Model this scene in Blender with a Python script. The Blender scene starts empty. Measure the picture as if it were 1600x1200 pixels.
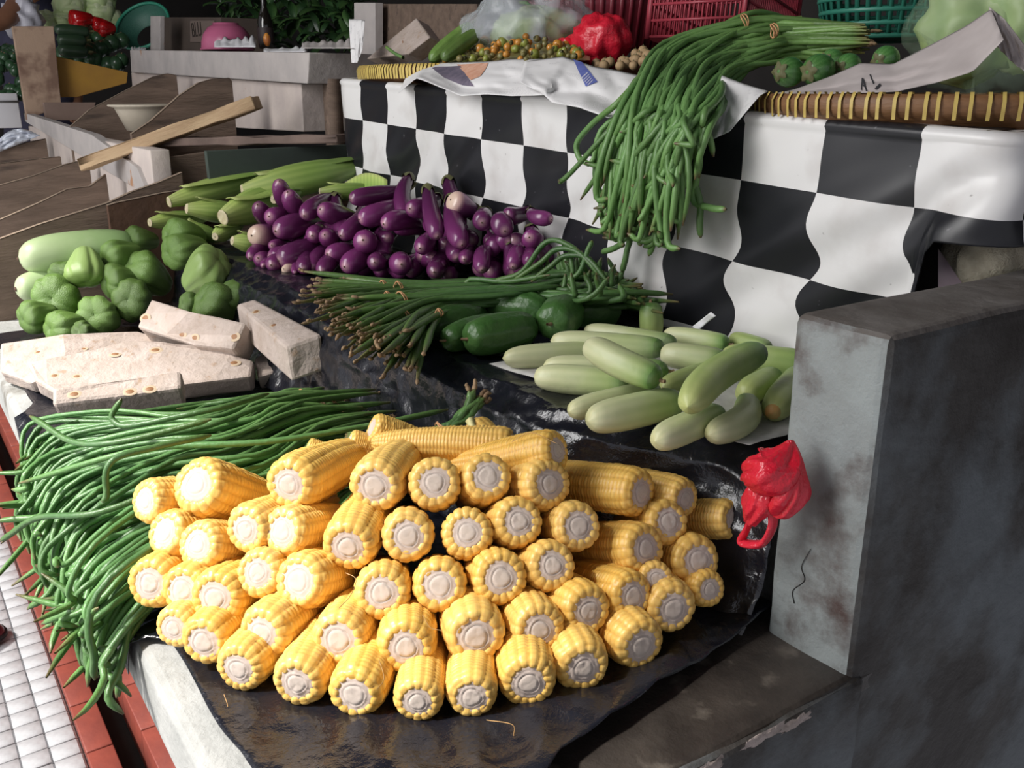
import bpy, bmesh, math, random
import numpy as np
from mathutils import Vector, Matrix, noise
from mathutils.bvhtree import BVHTree
random.seed(7); np.random.seed(7)
S = bpy.context.scene
C = S.collection
PI = math.pi

# ------------------------------------------------------------------ camera
F = 1450.0                      # focal length in pixels of a 1600x1200 frame
CAMZ = 1.45                     # eye height above the aisle floor
_d1 = np.array([-1037.0, 460.0, -F]); _d1 /= np.linalg.norm(_d1)      # the aisle direction (+Y)
_d2 = np.array([2231.0, 460.0, -F]); _d2 -= _d1 * (_d1 @ _d2); _d2 /= np.linalg.norm(_d2)   # into the stall (+X)
ROT = np.array([_d2, _d1, np.cross(_d2, _d1)])
cam_d = bpy.data.cameras.new('camera'); cam_d.sensor_width = 36; cam_d.lens = F / 1600 * 36; cam_d.clip_start = 0.02
cam = bpy.data.objects.new('camera', cam_d); C.objects.link(cam)
cam.matrix_world = Matrix.Translation((0, 0, CAMZ)) @ Matrix(ROT.tolist()).to_4x4()
S.camera = cam
# ------------------------------------------------------------------ light
w = bpy.data.worlds.new('world'); S.world = w; w.use_nodes = True
w.node_tree.nodes['Background'].inputs[0].default_value = (0.92, 0.92, 1.0, 1)
w.node_tree.nodes['Background'].inputs[1].default_value = 0.42
def light(name, kind, loc, target, energy, color, size=None, size_y=None, angle=None):
    d = bpy.data.lights.new(name, kind); d.energy = energy; d.color = color
    if size: d.shape = 'RECTANGLE'; d.size = size; d.size_y = size_y
    if angle: d.angle = angle
    o = bpy.data.objects.new(name, d); C.objects.link(o); o.location = loc
    o.rotation_euler = (Vector(target) - Vector(loc)).to_track_quat('-Z', 'Y').to_euler()
    return o
light('aisle_skylight', 'AREA', (-1.35, 1.7, 3.1), (0.5, 1.8, 0.95), 190, (1.0, 0.985, 0.97), 1.4, 5.6)
light('sun', 'SUN', (-2.0, 0.55, 2.4), (0, 0, 0), 6.0, (1.0, 0.96, 0.90), angle=math.radians(5))
vs = S.view_settings
vs.view_transform = 'Standard'; vs.look = 'None'; vs.exposure = 0.0; vs.gamma = 1.0; vs.use_curve_mapping = False

# ------------------------------------------------------------------ measuring: a pixel of the photograph and a real plane give a point
def ray(x, y): return ROT @ np.array([(x - 800) / F, -(y - 600) / F, -1.0])
CAM = np.array([0, 0, CAMZ])
def at_d(x, y, d): return Vector(CAM + ray(x, y) * d)
def on_z(x, y, z): r = ray(x, y); return Vector(CAM + r * ((z - CAMZ) / r[2]))
def on_x(x, y, X): r = ray(x, y); return Vector(CAM + r * (X / r[0]))
def on_y(x, y, Y): r = ray(x, y); return Vector(CAM + r * (Y / r[1]))
def axis(x, y, bx, by, o):      # direction that leads away from the eye at a pixel, turned by the sine o towards an image direction
    r = Vector(ray(x, y)).normalized()
    v = Vector(ROT @ np.array([bx, -by, 0.0]))
    v = (v - r * v.dot(r)).normalized() if v.length > 1e-6 else Vector((0, 0, 0))
    return (r * math.sqrt(max(0, 1 - o * o)) + v * o).normalized()
def depth(p): return -float((ROT.T @ (np.array(p) - CAM))[2])

# ------------------------------------------------------------------ materials
def mat(name, c1, c2=None, scale=8.0, rough=0.6, bump=0.0, bscale=40.0, spec=0.5, detail=4.0, lo=0.35, hi=0.65, c3=None, s3=3.0, lo3=0.5, hi3=0.6,
        metal=0, sss=0.0, trans=0.0, alpha=1.0, coat=0.0, stretch=None, coord='Object', rough2=None, bdist=0.01):
    m = bpy.data.materials.new(name); m.use_nodes = True
    nt = m.node_tree; N = nt.nodes; L = nt.links; b = N['Principled BSDF']
    col = None
    tc = N.new('ShaderNodeTexCoord'); mp = N.new('ShaderNodeMapping'); L.new(tc.outputs[coord], mp.inputs[0])
    if stretch: mp.inputs['Scale'].default_value = stretch
    def nz(sc, det=detail):
        n = N.new('ShaderNodeTexNoise'); n.inputs['Scale'].default_value = sc; n.inputs['Detail'].default_value = det; n.inputs['Roughness'].default_value = 0.6
        L.new(mp.outputs[0], n.inputs['Vector']); return n
    def mr(src, a, bb, t0=0, t1=1):
        r = N.new('ShaderNodeMapRange'); r.inputs[1].default_value = a; r.inputs[2].default_value = bb; r.inputs[3].default_value = t0; r.inputs[4].default_value = t1
        L.new(src, r.inputs[0]); return r.outputs[0]
    def mix(fac, A, B):
        x = N.new('ShaderNodeMix'); x.data_type = 'RGBA'; L.new(fac, x.inputs[0])
        for s, v in ((6, A), (7, B)):
            if isinstance(v, tuple): x.inputs[s].default_value = (*v[:3], 1)
            else: L.new(v, x.inputs[s])
        return x.outputs[2]
    b.inputs['Base Color'].default_value = (*c1, 1)
    if c2:
        f = mr(nz(scale).outputs[0], lo, hi); col = mix(f, c1, c2)
        if rough2 is not None: L.new(mr(nz(scale).outputs[0], lo, hi, rough, rough2), b.inputs['Roughness'])
    if c3: col = mix(mr(nz(s3).outputs[0], lo3, hi3), col if col is not None else c1, c3)
    if col is not None: L.new(col, b.inputs['Base Color'])
    if rough2 is None: b.inputs['Roughness'].default_value = rough
    b.inputs['Specular IOR Level'].default_value = spec; b.inputs['Metallic'].default_value = metal
    if sss: b.inputs['Subsurface Weight'].default_value = sss; b.inputs['Subsurface Radius'].default_value = (0.012, 0.008, 0.003); b.inputs['Subsurface Scale'].default_value = 0.5
    if trans: b.inputs['Transmission Weight'].default_value = trans
    if coat: b.inputs['Coat Weight'].default_value = coat; b.inputs['Coat Roughness'].default_value = 0.15
    b.inputs['Alpha'].default_value = alpha
    if bump:
        bn = N.new('ShaderNodeBump'); bn.inputs['Strength'].default_value = bump; bn.inputs['Distance'].default_value = bdist
        L.new(nz(bscale, 5).outputs[0], bn.inputs['Height']); L.new(bn.outputs[0], b.inputs['Normal'])
    m['_x'] = 1
    return m
def veg(name, stops, rough=0.35, scale=30, amt=0.25, spec=0.5, tint=(0.9, 1.0, 0.6), bump=0.0, bscale=60, stripes=0, vary=0.12, warp=0.05, sk=0.4):
    # colour runs along the vegetable (UV v from 0 to 1), with mottling, optional stripes round it and a little change from one to the next
    m = bpy.data.materials.new(name); m.use_nodes = True
    nt = m.node_tree; N = nt.nodes; L = nt.links; b = N['Principled BSDF']
    tc = N.new('ShaderNodeTexCoord'); sp = N.new('ShaderNodeSeparateXYZ'); L.new(tc.outputs['UV'], sp.inputs[0])
    n = N.new('ShaderNodeTexNoise'); n.inputs['Scale'].default_value = scale; n.inputs['Detail'].default_value = 5; L.new(tc.outputs['Object'], n.inputs['Vector'])
    a = N.new('ShaderNodeMath'); a.operation = 'MULTIPLY_ADD'; L.new(n.outputs[0], a.inputs[0]); a.inputs[1].default_value = warp; L.new(sp.outputs[1], a.inputs[2])
    cr = N.new('ShaderNodeValToRGB'); L.new(a.outputs[0], cr.inputs[0])
    e = cr.color_ramp.elements
    while len(e) < len(stops): e.new(0.5)
    for k, (p, c) in enumerate(stops): e[k].position = min(1, p + warp * 0.5 * (0 < p < 1)); e[k].color = (*c, 1)
    src = cr.outputs[0]
    mr = N.new('ShaderNodeMapRange'); mr.inputs[1].default_value = 0.5; mr.inputs[2].default_value = 0.72; mr.inputs[4].default_value = amt; L.new(n.outputs[0], mr.inputs[0])
    x = N.new('ShaderNodeMix'); x.data_type = 'RGBA'; L.new(mr.outputs[0], x.inputs[0]); L.new(src, x.inputs[6]); x.inputs[7].default_value = (*tint, 1); src = x.outputs[2]
    if stripes:
        wv = N.new('ShaderNodeMath'); wv.operation = 'MULTIPLY'; L.new(sp.outputs[0], wv.inputs[0]); wv.inputs[1].default_value = stripes * 2 * PI
        sn = N.new('ShaderNodeMath'); sn.operation = 'SINE'; L.new(wv.outputs[0], sn.inputs[0])
        m2 = N.new('ShaderNodeMapRange'); m2.inputs[1].default_value = -1; m2.inputs[2].default_value = 1; m2.inputs[4].default_value = sk; L.new(sn.outputs[0], m2.inputs[0])
        y = N.new('ShaderNodeMix'); y.data_type = 'RGBA'; y.blend_type = 'MULTIPLY'; L.new(m2.outputs[0], y.inputs[0]); L.new(src, y.inputs[6]); y.inputs[7].default_value = (0.45, 0.6, 0.4, 1); src = y.outputs[2]
    oi = N.new('ShaderNodeObjectInfo'); hs = N.new('ShaderNodeHueSaturation')
    m3 = N.new('ShaderNodeMapRange'); m3.inputs[3].default_value = 1 - vary; m3.inputs[4].default_value = 1 + vary; L.new(oi.outputs['Random'], m3.inputs[0])
    L.new(m3.outputs[0], hs.inputs['Value']); L.new(src, hs.inputs['Color']); L.new(hs.outputs[0], b.inputs['Base Color'])
    b.inputs['Roughness'].default_value = rough; b.inputs['Specular IOR Level'].default_value = spec
    if bump:
        n2 = N.new('ShaderNodeTexNoise'); n2.inputs['Scale'].default_value = bscale; n2.inputs['Detail'].default_value = 4; L.new(tc.outputs['Object'], n2.inputs['Vector'])
        bn = N.new('ShaderNodeBump'); bn.inputs['Strength'].default_value = bump; bn.inputs['Distance'].default_value = 0.004
        L.new(n2.outputs[0], bn.inputs['Height']); L.new(bn.outputs[0], b.inputs['Normal'])
    return m

# ------------------------------------------------------------------ meshes and objects
def mesh(name, V, Fc, m=None, uv=None, smooth=True):
    me = bpy.data.meshes.new(name)
    V = np.asarray(V, dtype=np.float32)
    src = None
    if isinstance(Fc, np.ndarray):
        n, k = Fc.shape; src = Fc.ravel()
        if uv is not None:                      # weld the seam of a swept ring; the UV keeps its own corners
            _, first, inv = np.unique(np.round(V * 2e6).astype(np.int64), axis=0, return_index=True, return_inverse=True)
            V = V[first]; Fc = inv.ravel()[Fc]
            ok = (Fc[:, 0] != Fc[:, 1]) & (Fc[:, 1] != Fc[:, 2]) & (Fc[:, 2] != Fc[:, 3]) & (Fc[:, 3] != Fc[:, 0]) if k == 4 else np.ones(n, bool)
            Fc = Fc[ok]; src = src.reshape(n, k)[ok].ravel(); n = len(Fc)
        me.vertices.add(len(V)); me.vertices.foreach_set('co', V.ravel())
        me.loops.add(n * k); me.loops.foreach_set('vertex_index', Fc.ravel().astype(np.int32))
        me.polygons.add(n); me.polygons.foreach_set('loop_start', np.arange(0, n * k, k, dtype=np.int32))
        me.update(calc_edges=True)
    else:
        me.from_pydata([tuple(map(float, v)) for v in V], [], [tuple(map(int, f)) for f in Fc])
    if smooth: me.polygons.foreach_set('use_smooth', [True] * len(me.polygons))
    if uv is not None:
        lay = me.uv_layers.new(name='UVMap')
        idx = src
        if idx is None: idx = np.zeros(len(me.loops), dtype=np.int32); me.loops.foreach_get('vertex_index', idx)
        lay.data.foreach_set('uv', np.asarray(uv, dtype=np.float32)[idx].ravel())
    if m: me.materials.append(m)
    return me
def obj(name, me, parent=None, loc=None, mw=None):
    o = bpy.data.objects.new(name, me); C.objects.link(o)
    if parent: o.parent = parent
    if mw is not None: o.matrix_basis = mw
    elif loc is not None: o.location = loc
    return o
def tag(o, label=None, cat=None, group=None, kind=None):
    if label: o['label'] = label
    if cat: o['category'] = cat
    if group: o['group'] = group
    if kind: o['kind'] = kind
    return o
def empty(name, loc, label=None, cat=None, group=None, kind=None):
    o = bpy.data.objects.new(name, None); C.objects.link(o); o.location = loc; o.empty_display_size = 0.05
    return tag(o, label, cat, group, kind)
def copy_tree(o, parent=None):
    c = o.copy(); C.objects.link(c)
    if parent: c.parent = parent
    for ch in list(o.children): copy_tree(ch, c)
    return c
def frame(d, up=(0, 0, 1), roll=0.0):       # rotation whose x axis is d
    d = Vector(d).normalized(); y = Vector(up).cross(d)
    if y.length < 1e-4: y = Vector((0, 1, 0)).cross(d)
    y.normalize(); z = d.cross(y)
    R_ = Matrix((d, y, z)).transposed().to_4x4()
    return R_ @ Matrix.Rotation(roll, 4, 'X')
def put(o, p, d, roll=0.0, s=1.0):
    o.matrix_basis = Matrix.Translation(Vector(p)) @ frame(d, roll=roll) @ Matrix.Diagonal((*(s if isinstance(s, (tuple, list)) else (s, s, s)), 1)); return o
def catmull(P, n):
    P = np.asarray(P, float); P = np.vstack([2 * P[0] - P[1], P, 2 * P[-1] - P[-2]])
    out = []
    m = len(P) - 3
    for t in np.linspace(0, m - 1e-6, n):
        i = int(t); u = t - i; a, b, c, d = P[i:i + 4]
        out.append(0.5 * ((2 * b) + (-a + c) * u + (2 * a - 5 * b + 4 * c - d) * u * u + (-a + 3 * b - 3 * c + d) * u ** 3))
    return np.array(out)
def tube(pts, rad, n=8, rf=None, closed_ends=True):
    # sweeps a ring along pts; rad per point; rf(theta, t) scales the ring (ridges). Returns V, F, UV
    pts = np.asarray(pts, float); m = len(pts); rad = np.broadcast_to(np.asarray(rad, float), (m,))
    T = np.gradient(pts, axis=0); T /= np.linalg.norm(T, axis=1)[:, None] + 1e-12
    u = np.cross(T[0], [0, 0, 1.0])
    if np.linalg.norm(u) < 1e-3: u = np.cross(T[0], [0, 1.0, 0])
    u /= np.linalg.norm(u)
    th = np.arange(n + 1) / n * 2 * PI; ct = np.cos(th); st = np.sin(th); ct[-1] = ct[0]; st[-1] = st[0]
    V = np.zeros((m, n + 1, 3)); UV = np.zeros((m, n + 1, 2))
    for i in range(m):
        u = u - T[i] * (u @ T[i]); u /= np.linalg.norm(u) + 1e-12; v = np.cross(T[i], u)
        r = max(rad[i], 6e-5) * (rf(th, i / (m - 1)) if rf else 1.0)
        V[i] = pts[i] + np.outer(ct * r, u) + np.outer(st * r, v); V[i, -1] = V[i, 0]
        UV[i, :, 0] = th / (2 * PI); UV[i, :, 1] = i / (m - 1)
    k = n + 1
    ii, jj = np.meshgrid(np.arange(m - 1), np.arange(n), indexing='ij')
    a = (ii * k + jj).ravel()
    Fq = np.stack([a, a + 1, a + k + 1, a + k], 1)
    return V.reshape(-1, 3), Fq, UV.reshape(-1, 2)
def lathe(prof, n=24, axis_='z', rf=None):  # prof: (radius, height)
    prof = np.asarray(prof, float); m = len(prof); th = np.arange(n + 1) / n * 2 * PI
    V = np.zeros((m, n + 1, 3)); UV = np.zeros((m, n + 1, 2))
    for i, (r, h) in enumerate(prof):
        rr = max(r, 6e-5) * (rf(th, i / (m - 1)) if rf else 1.0)
        V[i, :, 0] = np.cos(th) * rr; V[i, :, 1] = np.sin(th) * rr; V[i, :, 2] = h; V[i, -1] = V[i, 0]
        UV[i, :, 0] = th / (2 * PI); UV[i, :, 1] = i / (m - 1)
    k = n + 1; ii, jj = np.meshgrid(np.arange(m - 1), np.arange(n), indexing='ij'); a = (ii * k + jj).ravel()
    V = V.reshape(-1, 3)
    if axis_ == 'x': V = V[:, [2, 0, 1]]
    return V, np.stack([a, a + 1, a + k + 1, a + k], 1), UV.reshape(-1, 2)
def grid(nu, nv, fn):           # fn(u, v) -> point, u and v in 0..1
    V = []; UV = []
    for i in range(nu):
        for j in range(nv):
            u = i / (nu - 1); v = j / (nv - 1); V.append(fn(u, v)); UV.append((u, v))
    ii, jj = np.meshgrid(np.arange(nu - 1), np.arange(nv - 1), indexing='ij'); a = (ii * nv + jj).ravel()
    return np.array(V, float), np.stack([a, a + 1, a + nv + 1, a + nv], 1), np.array(UV)
def join(parts):
    V = []; Fc = []; UV = []; o = 0
    for p in parts:
        v, f = p[0], p[1]; V.append(np.asarray(v, float)); Fc.append(np.asarray(f) + o); o += len(v)
        UV.append(p[2] if len(p) > 2 else np.zeros((len(v), 2)))
    return np.vstack(V), np.vstack(Fc), np.vstack(UV)
def box_v(x0, x1, y0, y1, z0, z1):
    V = np.array([[x, y, z] for x in (x0, x1) for y in (y0, y1) for z in (z0, z1)], float)
    return V, np.array([[0, 1, 3, 2], [4, 6, 7, 5], [0, 4, 5, 1], [2, 3, 7, 6], [0, 2, 6, 4], [1, 5, 7, 3]])
def bevel(me, w=0.004, seg=2):
    b = bmesh.new(); b.from_mesh(me)
    bmesh.ops.remove_doubles(b, verts=b.verts, dist=1e-6)
    bmesh.ops.bevel(b, geom=list(b.edges), offset=w, segments=seg, affect='EDGES', profile=0.5)
    bmesh.ops.recalc_face_normals(b, faces=b.faces)
    b.to_mesh(me); b.free(); return me
def rough_up(me, amp, scale, subdiv=0, seed=0.0):       # chips and unevenness on concrete or wood
    b = bmesh.new(); b.from_mesh(me)
    if subdiv: bmesh.ops.subdivide_edges(b, edges=list(b.edges), cuts=subdiv, use_grid_fill=True)
    b.normal_update()
    for v in b.verts:
        v.co += v.normal * amp * noise.noise(v.co * scale + Vector((seed, seed, seed)))
    b.to_mesh(me); b.free(); return me
def box(name, x0, x1, y0, y1, z0, z1, m, parent=None, bev=0.0, seg=2, smooth=False):
    V, Fc = box_v(x0, x1, y0, y1, z0, z1); me = mesh(name, V, Fc, m, smooth=smooth)
    if bev: bevel(me, bev, seg)
    return obj(name, me, parent)
def prism(name, poly, depth_vec, m, parent=None, bev=0.0, loc=None, smooth=False, top_in=0.0):
    # closed polygon in 3-D, extruded by a vector
    P = [Vector(p) for p in poly]; n = len(P); d = Vector(depth_vec)
    V = [tuple(p) for p in P] + [tuple(p + d) for p in P]
    Fc = [list(range(n))[::-1], list(range(n, 2 * n))] + [[i, (i + 1) % n, n + (i + 1) % n, n + i] for i in range(n)]
    me = mesh(name, np.array(V), Fc, m, smooth=smooth)
    b = bmesh.new(); b.from_mesh(me); bmesh.ops.recalc_face_normals(b, faces=b.faces); b.to_mesh(me); b.free()
    if bev: bevel(me, bev, 2)
    return obj(name, me, parent, loc)
def nz3(x, y, z=0.0): return noise.noise(Vector((x, y, z)))
def crease(x, y, z=0.0, oct_=3):        # sharp-ridged noise for plastic film and paper
    s = 0; a = 1.0
    for k in range(oct_):
        s += a * (1 - 2 * abs(noise.noise(Vector((x, y, z + 7.3 * k))))); x *= 2.1; y *= 2.1; a *= 0.5
    return s
ORD = ['first', 'second', 'third', 'fourth', 'fifth', 'sixth', 'seventh', 'eighth', 'ninth', 'tenth', 'eleventh', 'twelfth', 'thirteenth', 'fourteenth', 'fifteenth']
Z1 = CAMZ - 0.53; Z2 = CAMZ - 0.36; XF = 0.145; X2 = 0.60; X3 = 1.0; YN = 0.442

# ================================================================== the setting
M_tile = mat('glazed_white_tile', (0.46, 0.47, 0.49), (0.32, 0.31, 0.32), 14, 0.25, 0.05, 60, c3=(0.25, 0.21, 0.2), s3=9, lo3=0.62, hi3=0.78)
M_grout = mat('dark_grout', (0.10, 0.09, 0.09), (0.05, 0.045, 0.045), 20, 0.9)
M_red = mat('red_clay_tile', (0.23, 0.05, 0.033), (0.17, 0.038, 0.028), 12, 0.5, 0.1, 50, c3=(0.14, 0.05, 0.04), s3=5, lo3=0.55, hi3=0.75)
M_dark = mat('dark_recess', (0.012, 0.010, 0.009), (0.025, 0.02, 0.018), 5, 0.9)  # near-black for the gutter, the crack and the gap behind the cloth
M_conc = mat('whitewashed_concrete', (0.40, 0.40, 0.385), (0.29, 0.295, 0.285), 9, 0.75, 0.5, 30, c3=(0.16, 0.15, 0.13), s3=7, lo3=0.6, hi3=0.7)
M_wall = mat('grimy_blue_grey_paint', (0.29, 0.325, 0.325), (0.20, 0.215, 0.21), 9, 0.6, 0.45, 30, c3=(0.07, 0.045, 0.04), s3=9, lo3=0.53, hi3=0.67, detail=8)
M_chip = mat('bare_plaster_chip', (0.48, 0.40, 0.37), (0.3, 0.25, 0.22), 40, 0.9, 0.6, 80)
M_roof = mat('dark_roof', (0.02, 0.018, 0.016), (0.035, 0.03, 0.028), 2, 0.9)  # plain near-black tone for the roof and far walls

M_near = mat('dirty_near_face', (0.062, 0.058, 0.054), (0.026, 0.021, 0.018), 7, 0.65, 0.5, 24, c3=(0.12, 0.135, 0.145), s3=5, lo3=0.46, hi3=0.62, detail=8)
# aisle floor: bed of grout with glazed tiles laid on it, red kerb, gutter and red skirting under the counter
tp = 0.0605; kx = 0.186
m = bpy.data.materials.new('tiled_floor'); m.use_nodes = True; nt = m.node_tree; N = nt.nodes; L = nt.links; b = N['Principled BSDF']    # tiles beyond the ones laid singly
tc = N.new('ShaderNodeTexCoord'); mp = N.new('ShaderNodeMapping'); mp.inputs['Location'].default_value = (-kx / tp, -1.30 / tp, 0); mp.inputs['Scale'].default_value = (1 / tp, 1 / tp, 1); L.new(tc.outputs['Object'], mp.inputs[0])
fr = N.new('ShaderNodeVectorMath'); fr.operation = 'FRACTION'; L.new(mp.outputs[0], fr.inputs[0]); sx_ = N.new('ShaderNodeSeparateXYZ'); L.new(fr.outputs[0], sx_.inputs[0])
mn = N.new('ShaderNodeMath'); mn.operation = 'MINIMUM'; L.new(sx_.outputs[0], mn.inputs[0]); L.new(sx_.outputs[1], mn.inputs[1])
gt = N.new('ShaderNodeMath'); gt.operation = 'GREATER_THAN'; L.new(mn.outputs[0], gt.inputs[0]); gt.inputs[1].default_value = 0.055
br = N.new('ShaderNodeMix'); br.data_type = 'RGBA'; L.new(gt.outputs[0], br.inputs[0]); br.inputs[6].default_value = (0.08, 0.07, 0.07, 1); br.inputs[7].default_value = (0.60, 0.61, 0.63, 1)
L.new(br.outputs[2], b.inputs['Base Color']); b.inputs['Roughness'].default_value = 0.3
floor = box('floor', -3.0, 0.24, -1.0, 9.0, -0.1, -0.006, m); tag(floor, kind='structure')
tm = mesh('tile', *box_v(0, tp - 0.0035, 0, tp - 0.0035, -0.01, 0), M_tile, smooth=False); bevel(tm, 0.0012, 1)
big = []
nt_ = 0
for j in range(60):
    for i in range(1, 16):
        x = kx - i * tp; y = 1.30 + j * tp
        q = ROT.T @ (np.array([x + tp / 2, y + tp / 2, 0]) - CAM); u = 800 + F * q[0] / -q[2]; v = 600 - F * q[1] / -q[2]
        if -30 < u < 260 and 700 < v < 1260 and nt_ < 290:
            o = obj('tile', tm, floor, (x, y, 0.0)); o.rotation_euler.z = random.uniform(-.01, .01); o.location.z = random.uniform(-.0008, .0004); nt_ += 1
kerb = tag(empty('trim_1', (kx, 0, 0)), kind='structure')
tm = mesh('kerb_tile', *box_v(0, 0.058, 0, 0.196, -0.05, 0.012), M_red, smooth=False); bevel(tm, 0.003, 2)
for j in range(26): obj('kerb_tile', tm, kerb, (0.004, 0.6 + j * 0.2, 0))
gut = box('trim_2', 0.24, 0.36, -1, 9, -0.2, -0.09, M_dark); tag(gut, kind='structure')
base = tag(empty('baseboard_left', (0.31, 0, 0)), kind='structure')
tm = mesh('skirting_tile', *box_v(0, 0.5, 0, 0.196, -0.1, 0.02), M_red, smooth=False); bevel(tm, 0.003, 2)
for j in range(26): obj('skirting_tile', tm, base, (0, 0.6 + j * 0.2, 0))
box('skirting_wall', 0.06, 0.4, 0.6, 8, 0.02, Z1 - 0.09, M_red, base)

# the long concrete counter in steps
counter = empty('market_counter', (0.6, 1.3, 0), 'stepped concrete market counter with whitewashed front edge, holding the vegetables', 'counter')
def cbox(name, x0, x1, y0, y1, z0, z1, m, amp=0.004, bev=0.01):
    me = mesh(name, *box_v(x0, x1, y0, y1, z0, z1), m, smooth=True); bevel(me, bev, 2); rough_up(me, amp, 14, 12)
    return obj(name, me, counter, (-0.6, -1.3, 0))
cbox('lower_slab', XF, 0.70, YN + 0.004, 5.2, Z1 - 0.085, Z1 - 0.004, M_conc, 0.003)
cbox('lower_slab', 0.69, 2.2, YN + 0.06, 5.2, Z1 - 0.085, Z1 - 0.004, M_conc, 0.003)
cbox('middle_step', X2 + 0.02, 2.2, 0.83, 2.45, Z1 - 0.02, Z2 - 0.006, M_conc)
cbox('middle_step', X2 + 0.145, 2.2, YN + 0.10, 0.86, Z1 - 0.02, Z2 - 0.006, M_conc)
cbox('upper_step', X3 + 0.075, 2.2, 0.56, 2.22, Z2 - 0.02, CAMZ - 0.06, M_dark)  # near-black colour stands in for shade in the gap behind the cloth
# support under the slab near the viewer
cbox('end_wall', 0.42, 0.70, YN + 0.01, YN + 0.12, 0.0, Z1 - 0.08, M_near)

# grimy strip of the counter top at the near end, past the plastic
M_grime = mat('stained_counter_top', (0.055, 0.045, 0.038), (0.025, 0.02, 0.017), 14, 0.5, 0.3, 40, c3=(0.14, 0.12, 0.10), s3=16, lo3=0.60, hi3=0.72)
me = mesh('stained_top', *box_v(0.30, 0.74, YN - 0.001, 0.62, Z1 - 0.03, Z1 - 0.0015), M_grime, smooth=True); bevel(me, 0.006, 2); rough_up(me, 0.002, 20, 14)
obj('stained_top', me, counter, (-0.6, -1.3, 0))
# low dividing wall at the near end
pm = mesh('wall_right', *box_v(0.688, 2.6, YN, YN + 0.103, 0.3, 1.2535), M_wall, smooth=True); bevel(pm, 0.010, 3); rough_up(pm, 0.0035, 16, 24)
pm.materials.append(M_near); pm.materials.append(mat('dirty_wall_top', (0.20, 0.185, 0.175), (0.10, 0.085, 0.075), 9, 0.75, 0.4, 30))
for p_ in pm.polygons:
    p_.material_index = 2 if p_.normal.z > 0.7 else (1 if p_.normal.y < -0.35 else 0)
wr = obj('wall_right', pm); tag(wr, kind='structure')
# the counter's near face and its worn ledge
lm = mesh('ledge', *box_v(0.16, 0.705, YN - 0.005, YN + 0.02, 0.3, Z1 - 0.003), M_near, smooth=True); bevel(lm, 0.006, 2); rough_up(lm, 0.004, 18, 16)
obj('worn_face', lm, wr)
for k, (x, z, a, b_) in enumerate([(0.56, Z1 - 0.002, 0.05, 0.010), (0.49, Z1 - 0.004, 0.035, 0.012), (0.60, Z1 - 0.006, 0.04, 0.010)]):
    V, Fc, UV = grid(9, 9, lambda u, v: (x + a * (u - .5) * (1 + .5 * nz3(u * 4, v * 4, k)), YN - 0.0095 - 0.0015 * (1 - (2 * u - 1) ** 2) * (1 - (2 * v - 1) ** 2), z + b_ * (v - .5) * (1 + .7 * nz3(u * 5, v * 5, k + 9))))
    obj('paint_chip', mesh('paint_chip', V, Fc, M_chip), wr)
V, Fc, UV = tube(catmull([(0.6872, 0.500, 1.030), (0.6872, 0.508, 1.008), (0.6872, 0.503, .995), (0.6872, 0.515, .978), (0.6872, 0.512, .965)], 24), np.linspace(0.0003, 0.0006, 24), 5)
obj('crack', mesh('crack', V, Fc, M_dark), wr)
# drip tray bead of the ledge: thin cable lying along the ledge
# far walls and the roof of the market hall
wb = box('wall_back', -4, 5, 7.6, 7.75, 0, 4.2, M_roof); tag(wb, kind='structure')
wl = box('wall_far_right', 2.75, 2.9, -2, 7.6, 0, 4.2, M_roof); tag(wl, kind='structure')
rf_ = box('ceiling', -1.55, 5, -2.5, 7.75, 3.4, 3.5, M_roof); tag(rf_, kind='structure')  # unseen roof, its edge placed to shade all but the leftmost ears

# ================================================================== plastic sheets and the chequered cloth
def plastic(name, base=(0.008, 0.0085, 0.014), rough=0.22):
    m = mat(name, base, (0.010, 0.011, 0.016), 12, 0.16, 0.38, 42, spec=0.85, rough2=0.28, bdist=0.008)
    return m
M_black = plastic('black_plastic_film')
def step_x(y): t = max(0, min(1, (0.80 - y) / 0.2)); return X2 + 0.115 * t * t * (3 - 2 * t)
def sheet(name, nu, nv, fn, m, label, cat='plastic sheet', solid=0.0012):
    V, Fc, UV = grid(nu, nv, fn)
    me = mesh(name, V, Fc, m, UV); o = obj(name, me)
    if solid: md = o.modifiers.new('thickness', 'SOLIDIFY'); md.thickness = solid; md.offset = -1
    return tag(o, label, cat)
def low(u, v):
    yg = 0.5 + 1.83 * u ** 1.15; x1 = step_x(yg) + (0.01 if yg > 0.8 else -0.008)
    x = XF + 0.028 + v * (x1 - XF - 0.028)
    y0 = 0.50 + (x - 0.39) * 0.16 if x > 0.39 else 0.50 - (0.39 - x) * 0.62
    y = y0 + (2.33 - y0) * u ** 1.15
    if v < 0.2: x += 0.012 * nz3(y * 6, 1.0) * (1 - v / .2)
    z = Z1 + 0.004 + (0.0025 + 0.009 * max(0, 1 - abs(y - 0.52) / 0.18)) * crease(x * 8, y * 8, 0.3)
    z = max(z, Z1 + 0.001)
    # front border folds over the slab edge where the sheet is widest
    if y > 0.86 and y < 1.75:
        e = min(1, (y - 0.86) / 0.05, (1.75 - y) / 0.1); x = x - e * 0.05 * (1 - v) ** 3
        if x < XF + 0.004: z -= (XF + 0.004 - x) * 2.2; x = XF - 0.008 + 0.004 * nz3(y * 20, z * 20)
    if y < YN:                                       # hangs over the near edge
        z -= (YN - y) * 1.6 - 0.004; y = YN - 0.013 - 0.006 * abs(crease(x * 12, z * 9, 3))
    return (x, y, z)
sheet('plastic_sheet', 220, 80, low, M_black, 'black plastic film spread on the lower counter under the corn')
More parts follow.
